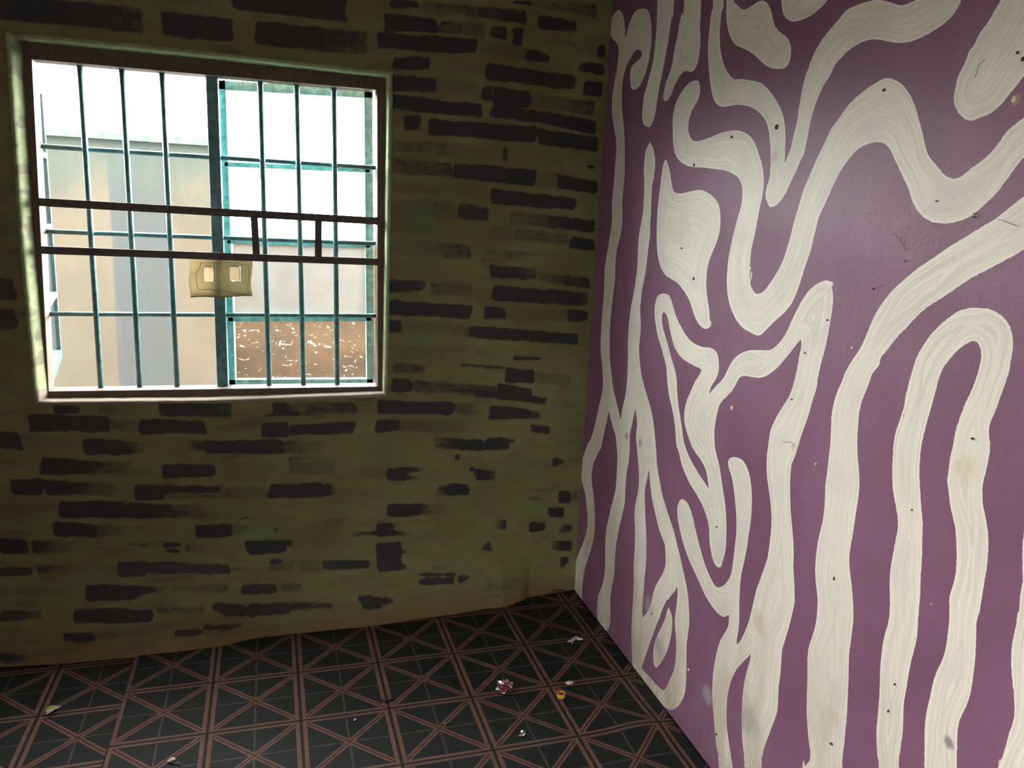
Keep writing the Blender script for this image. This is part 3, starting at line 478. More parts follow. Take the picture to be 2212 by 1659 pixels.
STR = """K 100,0,70,390,0,90,1,.8;390,0,100,1400,90,240,.5,.7;50,130,300,560,180,320,1,.8;560,180,320,1000,215,370,.6,.5;1060,240,360,1220,250,390,.6,.8;1265,250,440,1370,270,440,1,1;-20,310,465,930,370,520,.95,.95;930,370,520,1500,470,600,.3,.5;1400,460,580,1630,520,605,.8,.9;1280,0,40,1440,0,50,1,1;1440,0,60,2080,40,190,.4,.6;1530,145,270,1880,190,310,1,.95;2080,430,560,2160,430,565,.9,.9;1900,580,680,2140,610,720,.6,1;120,550,665,490,540,670,.85,.8;490,540,670,1020,600,720,.25,.35;1020,600,760,1870,720,860,1,.95;1960,770,900,2120,790,925,.9,1;120,720,870,530,740,880,.85,.7;530,740,890,960,800,930,.3,.3;960,830,950,1070,820,970,.7,.9;1090,830,1010,1440,870,1040,1,.8;1440,880,1020,2040,970,1110,.4,.6;1060,990,1120,1500,1050,1180,.9,.6;1430,1030,1140,2070,1160,1300,.9,1;120,900,1050,975,990,1130,.8,.9;230,1095,1250,400,1100,1260,.7,.7;480,1130,1285,1490,1215,1365,.95,.95;1520,1230,1370,2090,1310,1460,.95,.95;100,1330,1460,500,1350,1460,.5,.5;550,1370,1500,630,1370,1510,.5,.5;630,1370,1510,1200,1400,1530,.25,.25;1180,1400,1550,1220,1400,1550,.6,.6;1980,1570,1620,2060,1570,1620,.8,.8
L 90,-40,110,700,0,150,.5,.6;700,0,150,1490,80,240,.7,.95;1500,100,240,1700,100,250,.3,.4;1700,110,260,2075,180,310,.7,1;100,170,300,1040,210,330,.3,.25;1080,250,405,1870,340,465,.95,.8;100,350,520,740,370,550,.4,.4;740,380,550,1040,430,570,.6,.65;1240,460,600,2060,550,680,.4,.8;1930,550,680,2065,560,680,.95,.95;100,540,690,500,560,700,.3,.3;1060,610,740,1290,620,760,.35,.4;1290,620,760,1820,690,790,.5,.5;1820,690,830,2050,740,850,.7,.9;100,750,890,600,760,900,.3,.35;600,770,920,870,790,930,.5,.55;900,820,950,1300,830,960,.2,.2;1055,980,1115,1500,1010,1130,.8,.6;1500,1030,1140,2020,1110,1220,.4,.7;90,930,1100,500,940,1090,.3,.2;90,1120,1250,435,1130,1240,.7,.6;480,1140,1280,880,1150,1290,.5,.4;1080,1170,1320,2000,1240,1390,.9,.6;90,1310,1460,880,1370,1505,.85,.9;1010,1370,1500,1200,1390,1500,.85,.6;1200,1390,1500,1800,1400,1530,.3,.4;1800,1400,1530,1980,1420,1520,.8,.9;90,1500,1630,200,1510,1620,.85,.85;200,1500,1620,900,1560,1650,.35,.35
M 880,10,140,1000,20,140,.4,.8;1000,20,140,1970,90,200,.9,.85;180,20,80,290,20,80,.8,.8;180,200,340,700,220,350,.3,.25;1370,300,345,1640,310,355,.7,.7;220,360,470,520,380,480,.6,.5;860,370,410,1300,400,440,.7,.6;1300,420,560,1560,440,570,.9,.8;1560,450,570,1930,480,590,.4,.4;205,510,650,400,515,650,1,.8;400,520,650,1230,600,700,.55,.6;1230,570,720,1540,620,750,1,1;1540,680,760,1680,700,770,.8,.7;1000,620,700,1230,640,710,.7,.8;70,725,860,800,740,870,1,.8;800,740,870,970,750,880,.5,.5;1145,770,905,1400,800,905,1,.9;1400,800,905,1620,830,905,.8,.6;50,910,1045,270,915,1030,1,.9;270,900,1030,950,920,1040,.5,.3;1530,950,1040,1710,970,1060,.7,.7;610,1070,1190,930,1090,1210,.5,.8;930,1090,1210,1080,1100,1210,1,1;1100,1090,1205,1320,1085,1200,1,.9;1320,1085,1150,1410,1100,1120,.9,.5;820,1240,1300,860,1240,1300,.8,.8;1740,1270,1385,1880,1290,1320,.9,.4;170,1380,1500,350,1370,1500,1,1;350,1370,1430,520,1370,1400,.9,.5;350,1430,1500,500,1460,1490,.7,.3;1005,1385,1500,1200,1400,1500,1,.5;950,1370,1410,980,1370,1410,.9,.9;650,1540,1630,760,1530,1640,.5,.8;740,1515,1640,940,1530,1640,1,1
N 1590,235,260,1790,260,290,.8,.5;1590,320,350,1730,330,355,.6,.5;1890,260,380,2000,270,380,.95,.8;2000,270,360,2060,270,350,.5,.5;255,390,520,560,390,510,1,.8;560,380,500,850,390,500,.6,.2;1780,415,520,1940,430,530,.8,.8;155,575,700,280,575,705,1,1;280,575,620,400,580,610,.6,.3;280,630,700,480,670,690,.8,.4;-100,650,710,155,640,690,.4,.8;1290,540,640,1390,540,650,.4,.8;1620,565,665,1760,570,640,.95,.9;1900,590,690,2010,580,650,.5,.8;160,760,1030,370,755,1020,1,1;370,820,870,440,840,860,.9,.4;370,940,1020,470,1000,1020,.9,.3;1150,800,860,1240,735,840,.6,.8;1820,740,840,2020,735,850,.5,.95;1920,890,1010,1990,900,930,.7,.8;550,1050,1080,900,1055,1085,.95,.95;570,1110,1165,870,1090,1165,1,1;940,1070,1160,1050,1060,1100,.7,.5;0,1270,1400,200,1270,1400,1,.9;200,1270,1370,330,1310,1340,.9,.5;1220,1250,1300,1330,1250,1290,.5,.5;1830,1205,1240,1960,1200,1235,.6,.6
O 530,150,240,760,160,240,.9,.8;950,170,230,1100,170,240,.5,.5;1530,130,260,2212,130,280,.8,.6;280,240,405,1050,260,410,1,1;1050,270,400,1340,290,410,.5,.4;1340,280,430,1960,290,430,.95,.7;0,410,580,200,410,580,.9,.8;200,430,580,750,440,580,.4,.3;805,480,630,1180,480,630,1,.8;1180,480,630,1400,500,620,.7,.3;400,660,820,650,665,820,1,.9;650,670,820,1260,690,820,.8,.4;1550,715,855,2050,725,840,1,.9;95,860,1010,420,860,1020,1,1;420,860,1020,1110,900,1020,.85,.4;1300,915,1060,1550,920,1060,1,1;1550,920,990,2120,920,1000,.95,.7;1550,990,1050,2100,990,1050,.5,.5;565,1075,1230,1200,1070,1230,1,1;1200,1080,1240,1970,1110,1240,.9,.4;0,1090,1200,460,1100,1200,.4,.3;530,1270,1410,900,1290,1420,1,.9;900,1290,1420,1380,1300,1400,.6,.2;1875,1300,1430,2212,1285,1420,1,.8;0,1435,1580,280,1440,1585,1,.9;280,1440,1585,780,1450,1570,.8,.2;1200,1470,1500,1430,1470,1510,.6,.8;1570,1460,1520,1750,1470,1510,1,.9;1590,1530,1570,1720,1535,1575,.9,.9;1750,1470,1580,1940,1480,1570,.6,.3;0,670,740,240,680,740,.4,.3
Q 840,130,260,980,130,260,.9,.8;740,230,280,1260,200,260,.8,.5;980,130,250,1650,120,240,.5,.6;725,310,460,990,310,460,1,.9;990,340,450,1620,310,430,.75,.7;180,495,620,930,480,620,1,.85;930,490,620,1300,490,620,.6,.3;20,480,600,180,490,600,.4,.7;980,640,700,1360,640,680,.5,.3;1000,690,820,1440,680,820,.5,.4;810,910,1045,1320,890,1030,1,.95;1320,890,1030,1440,890,1020,.8,.5;1440,930,1030,1900,920,1020,.25,.2;290,930,1050,800,920,1050,.5,.4;500,1240,1270,640,1210,1240,.7,.8;100,1300,1435,450,1290,1400,1,.8;450,1290,1400,600,1290,1370,.5,.4;585,1460,1595,980,1440,1570,1,.9;980,1440,1540,1050,1440,1480,.7,.3;850,1320,1380,880,1320,1380,.7,.7
T 800,480,540,950,475,530,.9,.8;790,540,605,1050,480,600,.5,.4;1050,480,600,1320,475,600,.4,.4;1320,480,590,1770,480,570,.7,.8;-5,510,610,440,530,610,.8,.7;440,540,600,640,560,570,.6,.3;250,895,960,380,890,1000,.8,.9;370,895,1015,575,915,1025,1,1;610,905,1030,1000,895,1000,1,.9;1000,880,980,1400,890,950,.7,.6;530,715,825,880,715,815,.95,.85;910,710,790,1120,700,780,.6,.5;-10,1140,1200,180,1150,1200,.9,.8;180,1100,1140,540,1080,1140,.8,.6;200,1160,1230,900,1090,1180,.4,.3;1640,820,880,1800,810,960,.9,1
S 1120,505,655,1400,505,640,1,1;1400,505,620,2212,520,620,.9,.8;0,560,650,330,560,640,.9,.8;330,520,640,800,540,580,.7,.3;825,725,880,1300,725,860,1,.9;1300,725,850,1600,740,790,.8,.4;1640,720,800,2200,700,800,.4,.5;0,770,830,600,740,840,.4,.3;720,960,1080,980,950,1090,.8,.9;980,950,1090,1460,960,1080,1,1;1460,930,1020,1960,920,1000,.5,.5;0,960,1080,400,960,1060,.8,.5;600,1185,1270,900,1190,1270,1,.8;900,1160,1260,1500,1150,1210,.5,.4;1690,1150,1220,1930,1140,1200,1,.9;1930,1110,1150,2212,1100,1150,.9,.8;0,1365,1480,300,1370,1450,.8,.5;300,1350,1420,660,1330,1380,.4,.3"""
for line in STR.split('\n'):
    ck, rest = line.split(' ', 1); ox, oy = CR[ck]
    for q in rest.split(';'):
        x0, t0, b0, x1, t1, b1, a0, a1 = map(float, q.split(','))
        x0 -= 7; x1 += 7
        g = lambda x, y: on_back(ox+x/ZS, oy+y/ZS)
        p00, p01, p10, p11 = g(x0, t0), g(x0, b0), g(x1, t1), g(x1, b1)
        stroke_xz((p00[0]+p01[0])/2, p00[2], p01[2], (p10[0]+p11[0])/2, p10[2], p11[2], a0, a1)
# the courses that run on over and left of the window, and beyond the frame
r0 = random.Random(5)
def courses(xa, xb, za, zb, row=.098):
    z = za
    while z < zb:
        x = xa - r0.random()*.3
        while x < xb:
            L = r0.uniform(.16, .42); a0 = r0.choice([1, .9, .8, .5]); a1 = a0*r0.uniform(.35, 1.)
            x0, x1 = max(x, xa), min(x+L, xb)
            if x1-x0 > .05: stroke_xz(x0, z+.078, z+.004, x1, z+.078+r0.uniform(-.004, .004), z+.004, a0, a1)
            x += L + r0.uniform(.02, .10)
        z += row
courses(XL, -.815, -.62, CEIL); courses(XL, -.97, FLOOR, -.62)
courses(-.80, .34, .505, CEIL); courses(.34, XR-.03, .84, CEIL)
Yw = ywall(GXm, GZm) - vnoise(GXm.shape, (14, 10), 21)*.010*np.clip((XR-GXm)/.15, 0, 1) - vnoise(GXm.shape, (70, 50), 22)*.002
P = np.stack([GXm, Yw, GZm], -1)
ci, cj = (gx_[:-1]+gx_[1:])/2, (gz_[:-1]+gz_[1:])/2
skip = ((ci > HX0) & (ci < HX1))[:, None] & ((cj > HZ0) & (cj < HZ1))[None]
# pull the rim of the opening flat so the plaster lip seats on it
wb = gridmesh('wall_back', gx_, gz_, P, M_GREEN, skip=skip, attrs={'dark': DK}); tag(wb, kind='structure')
m = MB()
for a, b in [((XL-.2, D+.03, FLOOR-.1), (HX0-.01, D+.17, CEIL)), ((HX1+.01, D+.03, FLOOR-.1), (XR+.2, D+.17, CEIL)),
             ((HX0-.01, D+.03, FLOOR-.1), (HX1+.01, D+.17, HZ0-.01)), ((HX0-.01, D+.03, HZ1+.01), (HX1+.01, D+.17, CEIL))]:
    m.box(a, b)
m.build('wall_back_core', M_CONC, wb)

# plaster lip and reveal round the opening (part of the wall)
OUT = [(19, 76), (430, 116), (842, 161), (838, 500), (832.6, 853), (450, 866), (80, 870), (45, 480)]
def ring_pts(px, n, off, jit, seed):
    r = random.Random(seed); pts = []
    c = np.mean([onY(u, v, D) for u, v in px], 0)
    for i in range(len(px)):
        a = onY(*px[i], D); b = onY(*px[(i+1) % len(px)], D)
        for k in range(n):
            p = a+(b-a)*k/n; p = p.copy(); w = HX1-HX0; h = HZ1-HZ0
            sx_ = 1+2*(off+r.uniform(-jit, jit))/w; sz_ = 1+2*(off+r.uniform(-jit, jit))/h
            pts.append((c[0]+(p[0]-c[0])*sx_, c[2]+(p[2]-c[2])*sz_))
    return pts
n_ = 12
rings = []
for off, y, jit, sd in ((.014, D+.006, .0015, 1), (.004, D-.0075, .0015, 2), (-.002, D-.007, .0012, 3), (-.006, D+.006, .001, 4), (-.009, D+.045, .0006, 5)):
    rings.append([(x + (.020*max(0, (y-D)/.045) if x < -.70 else 0), y, z) for x, z in ring_pts(OUT, n_, off, jit, sd)])
cnt = len(rings[0]); v = [p for r in rings for p in r]; f = []
for i in range(len(rings)-1):
    for k in range(cnt): f.append((i*cnt+k, i*cnt+(k+1) % cnt, (i+1)*cnt+(k+1) % cnt, (i+1)*cnt+k))
def lip_mat():
    k = N('pale_green_plaster_lip'); p = k.geo(); X = k.sep(p)
    n = k.noise(p, 30, 5, .6)
    c = k.mix(k.step(n, .3, .7), (.22, .27, .135), (.32, .37, .21))
    b = k.step(k.noise(k.comb(X[0], 0., k.M('MULTIPLY', X[2], 1.)), 18, 1, .5), .54, .6, 0, .6)
    left = k.step(X[0], -.70, -.74)
    c = k.mix(k.M('MULTIPLY', b, left), c, (.12, .09, .09))
    c = k.mix(k.step(X[2], -.60, -.63), c, (.22, .185, .14))
    return k.done(k.bsdf(c, .8, 0, .3, bump=n, bs=.5, bd=.003))
lip = mesh('trim_1', v, f, lip_mat(), smooth=True); tag(lip, kind='structure')

# ================================================================== WINDOW
Yf = D+.036          # face of the wooden frame
win = empty('window_1'); tag(win, kind='structure')
TL, TR, BR, BL = (68.9, 127.8), (814.4, 194), (816, 835), (105.4, 845.4)
inn = [onY(*q, Yf) for q in (TL, TR, BR, BL)]
cx = sum(p[0] for p in inn)/4; cz = sum(p[2] for p in inn)/4
fw = .040
def outp(p): return np.array([p[0]+math.copysign(fw, p[0]-cx), Yf, p[2]+(.064 if p[2] > cz else -.034)])
ou = [outp(p) for p in inn]
dep = np.array([0, .07, 0])
for nm, i, j in (('frame_head', 0, 1), ('frame_jamb', 1, 2), ('frame_sill', 2, 3), ('frame_jamb', 3, 0)):
    a, b, c_, d_ = ou[i], ou[j], inn[j], inn[i]
    MB().hexa([a, b, c_, d_, a+dep, b+dep, c_+dep, d_+dep]).build(nm, M_WOOD, win, bevel=.002)
# teal rods
Yr = Yf+.050
def yb(u0, v0, u1, v1, Y, ext0=0., ext1=0.):
    p, q = onY(u0, v0, Y), onY(u1, v1, Y); d = (q-p); return p-d*ext0, q+d*ext1
for a in ((172, 141, 218, 834), (262.8, 148.6, 302, 833.8), (349.4, 156, 382.7, 832), (562, 176.5, 581.6, 828), (640.5, 184, 655.7, 828), (721, 191.6, 728.6, 828)):
    p, q = yb(*a, Yr, .02, .03); MB().tube([p, (p+q)/2, q], .0092, 12).build('upright_rod', M_TEAL, win, smooth=True)
for a in ((86, 315.7, 805, 362), (97, 499.6, 806, 526), (108, 678, 806, 681.8)):
    p, q = yb(*a, Yr+.012, .02, .012); MB().tube([p, (p+q)/2, q], .0078, 12).build('cross_rod', M_TEAL, win, smooth=True)
p, q = yb(457, 164, 481, 829.6, Yr-.01, .03, .03); MB().strip(p, q, .037, .06).build('mullion', M_TEAL, win, bevel=.002)
# flat iron bars across the face of the frame
for u0, v0, u1, v1, w in ((78, 436, 817, 477.6, .0255), (85, 540, 817, 566, .0245)):
    p, q = yb(u0, v0, u1, v1, Yf-.006); MB().strip(p, q, w, .006).build('flat_bar', M_IRON, win, bevel=.001)
for u0, v0, u1, v1, w in ((549, 470, 554, 551, .0235), (688, 478, 687.5, 558, .0235)):
    p, q = yb(u0, v0, u1, v1, Yf-.0115); MB().strip(p, q, w, .0055).build('short_upright_bar', M_IRON, win, bevel=.001)

# right-hand casement, shut, four panes one above the other
Yt = D+.145
sash = mesh('casement', [], [], M_TEAL_GLARE, win)
def bar_px(m, a, b, w, Y=Yt, dep=.03):
    p, q = onY(*a, Y), onY(*b, Y); m.strip(p, q, w, dep)
m = MB()
q4 = [onY(u, v, Yt) for u, v in ((471, 172), (487, 172), (509, 834), (480, 834))]; m.hexa(q4[::-1]+[t+np.array([0, .03, 0]) for t in q4[::-1]]); bar_px(m, (795.5, 190), (801, 835), .030)
bar_px(m, (470, 183), (806, 203), .030); bar_px(m, (490, 826), (806, 824), .020)
m.build('casement_frame', M_TEAL_GLARE, win, bevel=.0015)
for a, b, w in (((484, 354.5), (800, 368), .016), ((490, 521), (801, 531), .017), ((492, 690), (803, 689), .017)):
    mm = MB(); bar_px(mm, a, b, w); mm.build('glazing_bar', M_TEAL_GLARE, win, bevel=.0015)
bpy.data.objects.remove(sash)
tops = [((480, 184), (804, 203)), ((484, 354.5), (803, 368)), ((490, 521), (804, 531)), ((494, 690), (805, 689)), ((496, 826), (806, 824))]
for i, mt in enumerate((M_CLEAR, M_CLEAR, M_DUSTY, M_CAKED)):
    a, b = tops[i]; c_, d_ = tops[i+1][1], tops[i+1][0]
    q = [onY(*t, Yt+.013) for t in (a, b, c_, d_)]; dd = np.array([0, .003, 0])
    MB().hexa(q+[t+dd for t in q]).build('glass_pane', mt, win)
# left-hand casement, swung outwards
hx = onY(88, 450, Yt)[0]; zt, zb = inn[0][2]-.005, inn[3][2]+.01
far = onY(112, 465, Yt+.46); dirv = np.array([far[0]-hx, .46, 0]); dirv /= np.linalg.norm(dirv); nrm = np.array([dirv[1], -dirv[0], 0])
def panel(m, s0, s1, z0, z1, th=.028):
    o0 = np.array([hx, Yt, 0]); p = []
    for z in (z0, z1):
        for s, t in ((s0, 0), (s1, 0), (s1, th), (s0, th)): p.append(o0+dirv*s-nrm*t+np.array([0, 0, z]))
    m.add(p, [(0, 1, 2, 3), (7, 6, 5, 4), (0, 4, 5, 1), (1, 5, 6, 2), (2, 6, 7, 3), (3, 7, 4, 0)])
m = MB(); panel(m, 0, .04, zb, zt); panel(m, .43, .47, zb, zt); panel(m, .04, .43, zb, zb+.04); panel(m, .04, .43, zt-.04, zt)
m.build('open_casement_frame', M_TEAL_DIMMED, win, bevel=.0015)
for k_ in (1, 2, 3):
    zz = zb+(zt-zb)*k_/4; m = MB(); panel(m, .04, .43, zz-.01, zz+.01); m.build('glazing_bar', M_TEAL_DIMMED, win)
    
for k_ in range(4):
    z0 = zb+(zt-zb)*k_/4; z1 = zb+(zt-zb)*(k_+1)/4; m = MB()
    o0 = np.array([hx, Yt, 0])-nrm*.012; pp_ = []
    for t in (0, .003):
        for s, z in ((.04, z0), (.43, z0), (.43, z1), (.04, z1)): pp_.append(o0+dirv*s-nrm*t+np.array([0, 0, z]))
    m.hexa(pp_).build('glass_pane', M_CLEAR, win)

# beige packet stuck on the mullion
pk = empty('plastic_packet'); tag(pk, 'crumpled beige plastic packet with two peach squares stuck on the window mullion below the bars', 'packet')
Yp = Yr-.020
def PK(x, y): return (400+x/13.825, 550+y/13.825)
nx_, nz2 = 40, 24; V = []; Ff = []
tl, tr_, br_, bl_ = [onY(*PK(*q), Yp) for q in ((122, 130), (1985, 170), (1995, 1240), (165, 1275))]
wv = vnoise((nx_+1, nz2+1), (6, 4), 31)*.006 + vnoise((nx_+1, nz2+1), (14, 9), 32)*.003
for i in range(nx_+1):
    for j in range(nz2+1):
        s, t = i/nx_, j/nz2; p = (tl*(1-s)+tr_*s)*(1-t)+(bl_*(1-s)+br_*s)*t
        curl = .010*max(0, (t-.85)/.15)**2
        x = p[0] + (.003*math.sin(t*6+1) if i in (0, nx_) else 0); V.append((x, p[1]-.004-wv[i, j]-curl, p[2] + (.002*math.sin(s*9) if j == nz2 else 0)))
for i in range(nx_):
    for j in range(nz2):
        cs, ct = (i+.5)/nx_, (j+.5)/nz2
        if .17 < ct < .59 and (.225 < cs < .39 or .65 < cs < .82): continue
        a = i*(nz2+1)+j; Ff.append((a, a+nz2+1, a+nz2+2, a+1))
sh = mesh('wrapper', V, Ff, sheet_mat('beige_film', (.34, .30, .205), .65), pk, True)
sm = sh.modifiers.new('thick', 'SOLIDIFY'); sm.thickness = .0008
ol = [(455, 240), (570, 240), (700, 255), (860, 248), (1180, 228), (1400, 240), (1600, 240), (1700, 315), (1810, 295), (1900, 325), (1918, 520), (1895, 680), (1875, 850), (1865, 1020), (1895, 1110), (1860, 1130), (1800, 1195), (1580, 1165), (1350, 1120), (1200, 1100), (1010, 1085), (890, 1085), (770, 1040), (600, 1042), (430, 1045), (375, 1030), (365, 930), (335, 820), (325, 650), (340, 510), (400, 420), (455, 340), (455, 240)]
MB().tube([onY(*PK(*q), Yp-.0135) for q in ol], .0009, 6).build('seam', plain('brown_seam', (.16, .13, .06), .8), pk)
for x0, x1 in ((530, 860), (1320, 1650)):
    c0, c1 = onY(*PK(x0, 330), Yp-.0095), onY(*PK(x1, 800), Yp-.0095); w, h = c1[0]-c0[0], c0[2]-c1[2]; m = MB(); n = 20
    rg = []
    for k_ in range(n):
        t = 2*math.pi*k_/n; ex = math.copysign(abs(math.cos(t))**.5, math.cos(t)); ez = math.copysign(abs(math.sin(t))**.5, math.sin(t))
        rg.append((c0[0]+w/2+ex*w/2, c0[1], c0[2]-h/2+ez*h/2))
    inr = [(c0[0]+w/2+(x-c0[0]-w/2)*.85, y-.0022, c0[2]-h/2+(z-c0[2]+h/2)*.85) for x, y, z in rg]
    m.add(rg+inr, [tuple(range(n, 2*n))]+[(i, (i+1) % n, n+(i+1) % n, n+i) for i in range(n)])
    m.build('lozenge', sheet_mat('peach_film', (.21, .145, .085), .7), pk, smooth=False)
rebase(pk, tuple(np.array((bl_+br_)/2)))

# ================================================================== OUTSIDE
YO = D+1.55
tpl = onY(95, 290, YO); tpr = onY(455, 318, YO)
z1 = (tpl[2]+tpr[2])/2
xb0, xb1 = onY(251, 650, YO)[0], onY(372, 650, YO)[0]
xe = onY(492, 600, YO)[0]
GZ0 = FLOOR-.15
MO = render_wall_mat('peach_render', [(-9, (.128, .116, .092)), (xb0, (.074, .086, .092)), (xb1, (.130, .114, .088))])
hs = empty('house'); tag(hs, 'tall peach rendered wall of the neighbouring house seen through left panes', 'building')
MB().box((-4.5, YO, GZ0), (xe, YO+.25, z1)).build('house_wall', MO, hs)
MB().box((-4.5, YO-.03, z1), (xe+.03, YO+.28, z1+.03)).build('coping', plain('pale_teal_coping', (.10, .14, .13), .8), hs)
rebase(hs, (xe-1.5, YO, GZ0))
zl = onY(650, 526, YO+.5)[2]
lw = MB().box((xe+.001, YO+.5, GZ0), (3.6, YO+.7, zl)).build('garden_wall', plain('brown_render', (.070, .032, .009), .9, var=.35, scale=4, bump=.4))
tag(lw, 'low brown garden wall seen through the smeared lower right panes', 'wall')
og = MB().box((-12, D+.17, GZ0-.1), (12, 14, GZ0)).build('outside_ground', M_EARTH); tag(og, kind='structure')
og2 = MB().box((-12, YB-12, GZ0-.1), (XL-.2, D+.17, GZ0)).build('outside_ground', M_EARTH); tag(og2, kind='structure')
ev = MB().box((XL-2.5, D+.0, CEIL+.12), (XR+2.6, D+.17, 5.2)).build('added_upper_storey', M_CONC); tag(ev, kind='structure')  # unseen upper storey, added to keep sky light off the outside walls
for xa, xb in ((XL-2.5, XL-.15), (XR+.2, XR+2.6)):
    ev = MB().box((xa, D+.0, GZ0), (xb, D+.17, CEIL+.12)).build('trim_3', M_CONC); tag(ev, kind='structure')

# ================================================================== ROOM SHELL
fl = MB().box((XL-.2, YB-.2, FLOOR-.12), (XR, D+.03, FLOOR-.009)).build('floor', M_CONC); tag(fl, kind='structure')
ce = MB().box((XL-.2, YB-.2, CEIL), (XR+.2, D+.17, CEIL+.12)).build('ceiling', M_CEIL); tag(ce, kind='structure')
m = MB()
dy0, dy1, dz = -1.20, -.80, .50  # unseen doorway opening, added to let in fill light
m.box((XL-.15, YB-.15, FLOOR-.1), (XL, dy0, CEIL)); m.box((XL-.15, dy1, FLOOR-.1), (XL, D+.03, CEIL)); m.box((XL-.15, dy0, dz), (XL, dy1, CEIL))
wl = m.build('wall_left', M_BACK); tag(wl, kind='structure')
wf = MB().box((XL-.15, YB-.15, FLOOR-.1), (XR+.2, YB, CEIL)).build('wall_front', M_BACK); tag(wf, kind='structure')

# ================================================================== VINYL SHEETS
t_, gx0, gy0, ga = .2627, -.4935, 2.1668, .0155
def sheet(name, x0, x1, off, z, seed, seam=None):
    xs = np.linspace(x0, x1, 130); ys = np.linspace(YB, D, 200)
    X, Y = np.meshgrid(xs, ys, indexing='ij')
    if seam is not None:
        k_ = 0 if seam == 'l' else -1
        X[k_, :] = -.492 + .010*(ys-2.2)*-6*.1 + .002*np.sin(ys*9)
    Zz = z + vnoise(X.shape, (9, 12), seed)*.0025 + .0012
    rip = np.exp(-((X-1.02)**2/.008+(Y-1.93)**2/.004))*.012
    if x1 > 1: Zz = Zz + rip
    u = ((X-gx0)*math.cos(ga)+(Y-gy0)*math.sin(ga))/t_ + off[0]; v = (-(X-gx0)*math.sin(ga)+(Y-gy0)*math.cos(ga))/t_ + off[1]
    o = gridmesh(name, xs, ys, np.stack([X, Y, Zz], -1), M_VINYL, attrs={'cell': np.stack([u, v, v*0], -1)})
    s = o.modifiers.new('thick', 'SOLIDIFY'); s.thickness = .002; s.offset = -1
    return o
s1 = sheet('vinyl_sheet', -.495, XR, (0, 0), FLOOR+.0015, 41, 'l')
tag(s1, 'broad dark vinyl sheet with brown star lattice reaching the mural wall', 'floor covering')
s2 = sheet('vinyl_sheet', XL, -.485, (.84, .225), FLOOR-.0045, 42)
tag(s2, 'narrower dark vinyl sheet left of the seam, its star lattice out of step', 'floor covering')

# ================================================================== LITTER
FT = FLOOR+.004
def crumple(name, loc, size, mat, parent=None, seed=1, flat=.6, sub=3, rough=.35):
    bm = bmesh.new(); bmesh.ops.create_icosphere(bm, subdivisions=sub, radius=1); r = random.Random(seed)
    for v in bm.verts:
        k_ = 1-rough+r.random()*rough*1.6; v.co = Vector((v.co.x*size[0]*k_, v.co.y*size[1]*k_, max(v.co.z, -.55)*size[2]*k_))
    zmin = min(v.co.z for v in bm.verts)
    for v in bm.verts: v.co += Vector((loc[0], loc[1], loc[2]-zmin))
    me = bpy.data.meshes.new(name); bm.to_mesh(me); bm.free(); me.materials.append(mat)
    return link(bpy.data.objects.new(name, me), parent)
M_FOIL = plain('silver_foil', (.75, .74, .70), .22, 1., var=.1, scale=200, bump=.5)
M_FOILR = plain('maroon_printed_foil', (.30, .05, .09), .3, .6, var=.3, scale=150)
M_PAPER = plain('off_white_paper', (.62, .60, .52), .8, var=.15, scale=100)
def leafy(name, poly_px, mat, h=.006, seed=2, parent=None, wave=.004):
    """small bent scrap lying on the floor: outline traced on the floor plane, raised and buckled, real thickness"""
    r = random.Random(seed); pts = [onZ(u, v, FT) for u, v in poly_px]; c = np.mean(pts, 0); V = [(*c[:2], FT+h)]; n = len(pts)
    for k_, p in enumerate(pts): q = c+(p-c)*.55; V.append((q[0], q[1], FT+h*.8+r.uniform(-wave, wave)*.5))
    for p in pts: V.append((p[0], p[1], FT+.0008+abs(r.uniform(0, wave))))
    f = [(0, 1+i, 1+(i+1) % n) for i in range(n)]+[(1+i, 1+n+i, 1+n+(i+1) % n, 1+(i+1) % n) for i in range(n)]
    o = mesh(name, V, f, mat, parent); s = o.modifiers.new('thick', 'SOLIDIFY'); s.thickness = .0005; s.offset = 1
    return o
# crumpled foil wrapper
c = onZ(1089, 1492, FT); w = empty('foil_wrapper', tuple(c)); tag(w, 'crumpled silver and maroon foil wrapper, largest litter on the vinyl floor', 'wrapper')
o = crumple('foil', (0, 0, 0), (.026, .020, .020), M_FOIL, w, 3, rough=.55); o = crumple('printed_side', (.006, -.006, .004), (.020, .017, .017), M_FOILR, w, 4, rough=.5)
c = onZ(1127, 1588, FT); o = crumple('foil_scrap', (0, 0, 0), (.009, .010, .009), M_FOIL, None, 6, rough=.7, sub=2); o.location = c
tag(o, 'small crushed silver foil scrap nearest the bottom of the photo, right of centre', 'foil')
c = onZ(963, 1564, FT); o = crumple('foil_scrap', (0, 0, 0), (.0065, .004, .004), M_FOIL, None, 7, rough=.6, sub=2); o.location = c
tag(o, 'tiny bright silver foil scrap beside a star centre, left of the crushed one', 'foil')
def ctr(o):  # move origin of a traced scrap to its base
    m_ = np.mean([tuple(v.co) for v in o.data.vertices], 0); m_[2] = FT
    for v in o.data.vertices: v.co -= Vector(m_)
    o.location = m_; return o
o = ctr(leafy('paper_scrap', [(1221, 1475.5), (1226, 1473), (1234, 1472.5), (1240, 1475), (1236, 1479), (1228, 1481), (1223, 1479)], M_PAPER)); tag(o, 'small pale paper scrap just behind the yellow bottle cap', 'scrap')
m = MB(); tw = [(1226, 1386.5), (1231, 1385), (1236, 1382.5), (1240, 1379.5), (1245, 1377.5), (1249, 1380), (1254, 1380.5), (1258.5, 1380.5)]
m.tube([onZ(u, v, FT+.004+.004*math.sin(i)) for i, (u, v) in enumerate(tw)], [.0015, .003, .0035, .006, .007, .0045, .0035, .0025], 7)
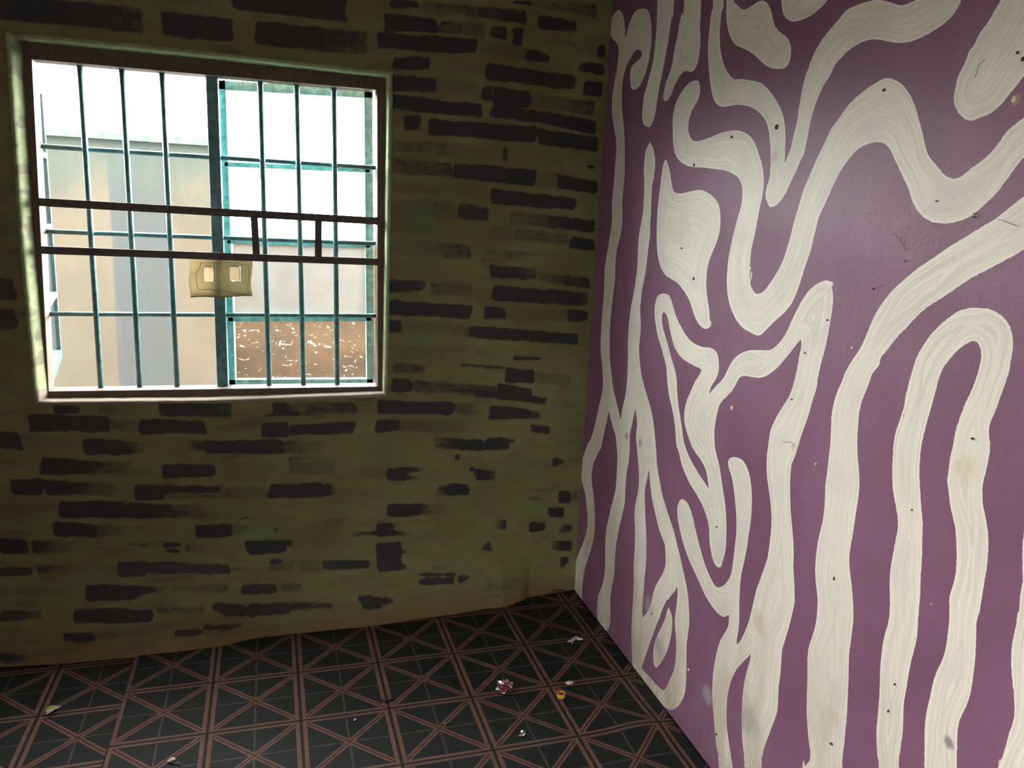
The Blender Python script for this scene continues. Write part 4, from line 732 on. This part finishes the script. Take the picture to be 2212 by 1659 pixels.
m.tube([onZ(u, v, FT+.003) for u, v in ((1240, 1381), (1236, 1388), (1234, 1391))], [.004, .002, .001], 6)
o = ctr(m.build('twisted_wrapper', M_PAPER)); tag(o, 'small twisted white wrapper lying nearest the room corner', 'wrapper')
o = ctr(leafy('paper_scrap', [(763, 1558), (767, 1553), (770, 1552), (769.5, 1556), (766, 1559)], M_PAPER, .003)); tag(o, 'tiny white fleck of paper, left of the small foil scraps', 'scrap')
# folded leaf-like wrapper on the left
lw_ = empty('folded_wrapper', tuple(onZ(112, 1535, FT))); tag(lw_, 'folded olive wrapper with a white edge on the left vinyl sheet', 'wrapper')
b0 = onZ(112, 1535, FT)
o = leafy('olive_side', [(98, 1541), (97, 1536), (104, 1529), (112, 1525), (122, 1526), (126, 1528), (118, 1534), (106, 1540)], plain('olive_film', (.30, .29, .07), .4), .008, 5, lw_); o.location = -Vector(b0)
m = MB(); m.tube([onZ(u, v, FT+.008) for u, v in ((99, 1543), (107, 1538), (113, 1534.5), (119, 1530), (125, 1528.5), (131, 1525))], [.0015, .003, .0035, .003, .0035, .0015], 8)
o = m.build('white_edge', M_PAPER, lw_, smooth=True); o.location = -Vector(b0)
# bottle cap
c = onZ(1212, 1505, FT); cap = empty('bottle_cap', tuple(c)); tag(cap, 'yellow plastic bottle cap lying open side up on the vinyl floor', 'bottle cap')
M_CAP = plain('yellow_plastic', (.62, .36, .05), .45, var=.1)
R_, hh, n = .0135, .014, 40; V = []; f = []
prof = [(R_*.97, 0), (R_, .002), (R_, hh), (R_*.86, hh), (R_*.84, .003)]
for k_ in range(n):
    t = 2*math.pi*k_/n; kn = 1+(.02 if k_ % 2 else 0)
    for r, z in prof: V.append((r*kn*math.cos(t), r*kn*math.sin(t), z))
L_ = len(prof)
for k_ in range(n):
    for j in range(L_-1): f.append((k_*L_+j, ((k_+1) % n)*L_+j, ((k_+1) % n)*L_+j+1, k_*L_+j+1))
f.append(tuple(k_*L_ for k_ in range(n))[::-1]); mesh('skirt', V, f, M_CAP, cap)
V = [(R_*.85*math.cos(2*math.pi*k_/n), R_*.85*math.sin(2*math.pi*k_/n), z) for z in (.003, .0015) for k_ in range(n)]
mesh('liner', V, [tuple(range(n)), tuple(range(2*n-1, n-1, -1))]+[(k_, n+k_, n+(k_+1) % n, (k_+1) % n) for k_ in range(n)], plain('dull_yellow_liner', (.40, .24, .04), .5), cap)
# black shard with a pale corner, bottom left
b0 = onZ(375, 1648, FT); bs = empty('bent_scrap', tuple(b0)); tag(bs, 'bent black scrap with a bright cream corner at the bottom edge of the photo', 'scrap')
o = leafy('black_flap', [(360, 1648), (371, 1646), (384, 1645), (391, 1649), (391, 1656), (380, 1652), (368, 1650)], plain('black_film', (.012, .011, .012), .5), .004, 8, bs); o.location = -Vector(b0)
o = leafy('cream_corner', [(360, 1646), (366, 1642), (373, 1641), (377, 1638.5), (380, 1641), (374, 1645), (366, 1647)], plain('cream_card', (.85, .76, .64), .6), .009, 9, bs); o.location = -Vector(b0)
m = MB(); m.tube([onZ(u, v, FT+.003) for u, v in ((820, 1514), (828, 1512.5), (836, 1513.5), (845, 1511), (852, 1507))], [.0015, .003, .0035, .003, .001], 7)
o = ctr(m.build('twig', plain('blackened_twig', (.02, .016, .014), .8))); tag(o, 'short black twig lying across the double brown line near the middle of the floor', 'twig')
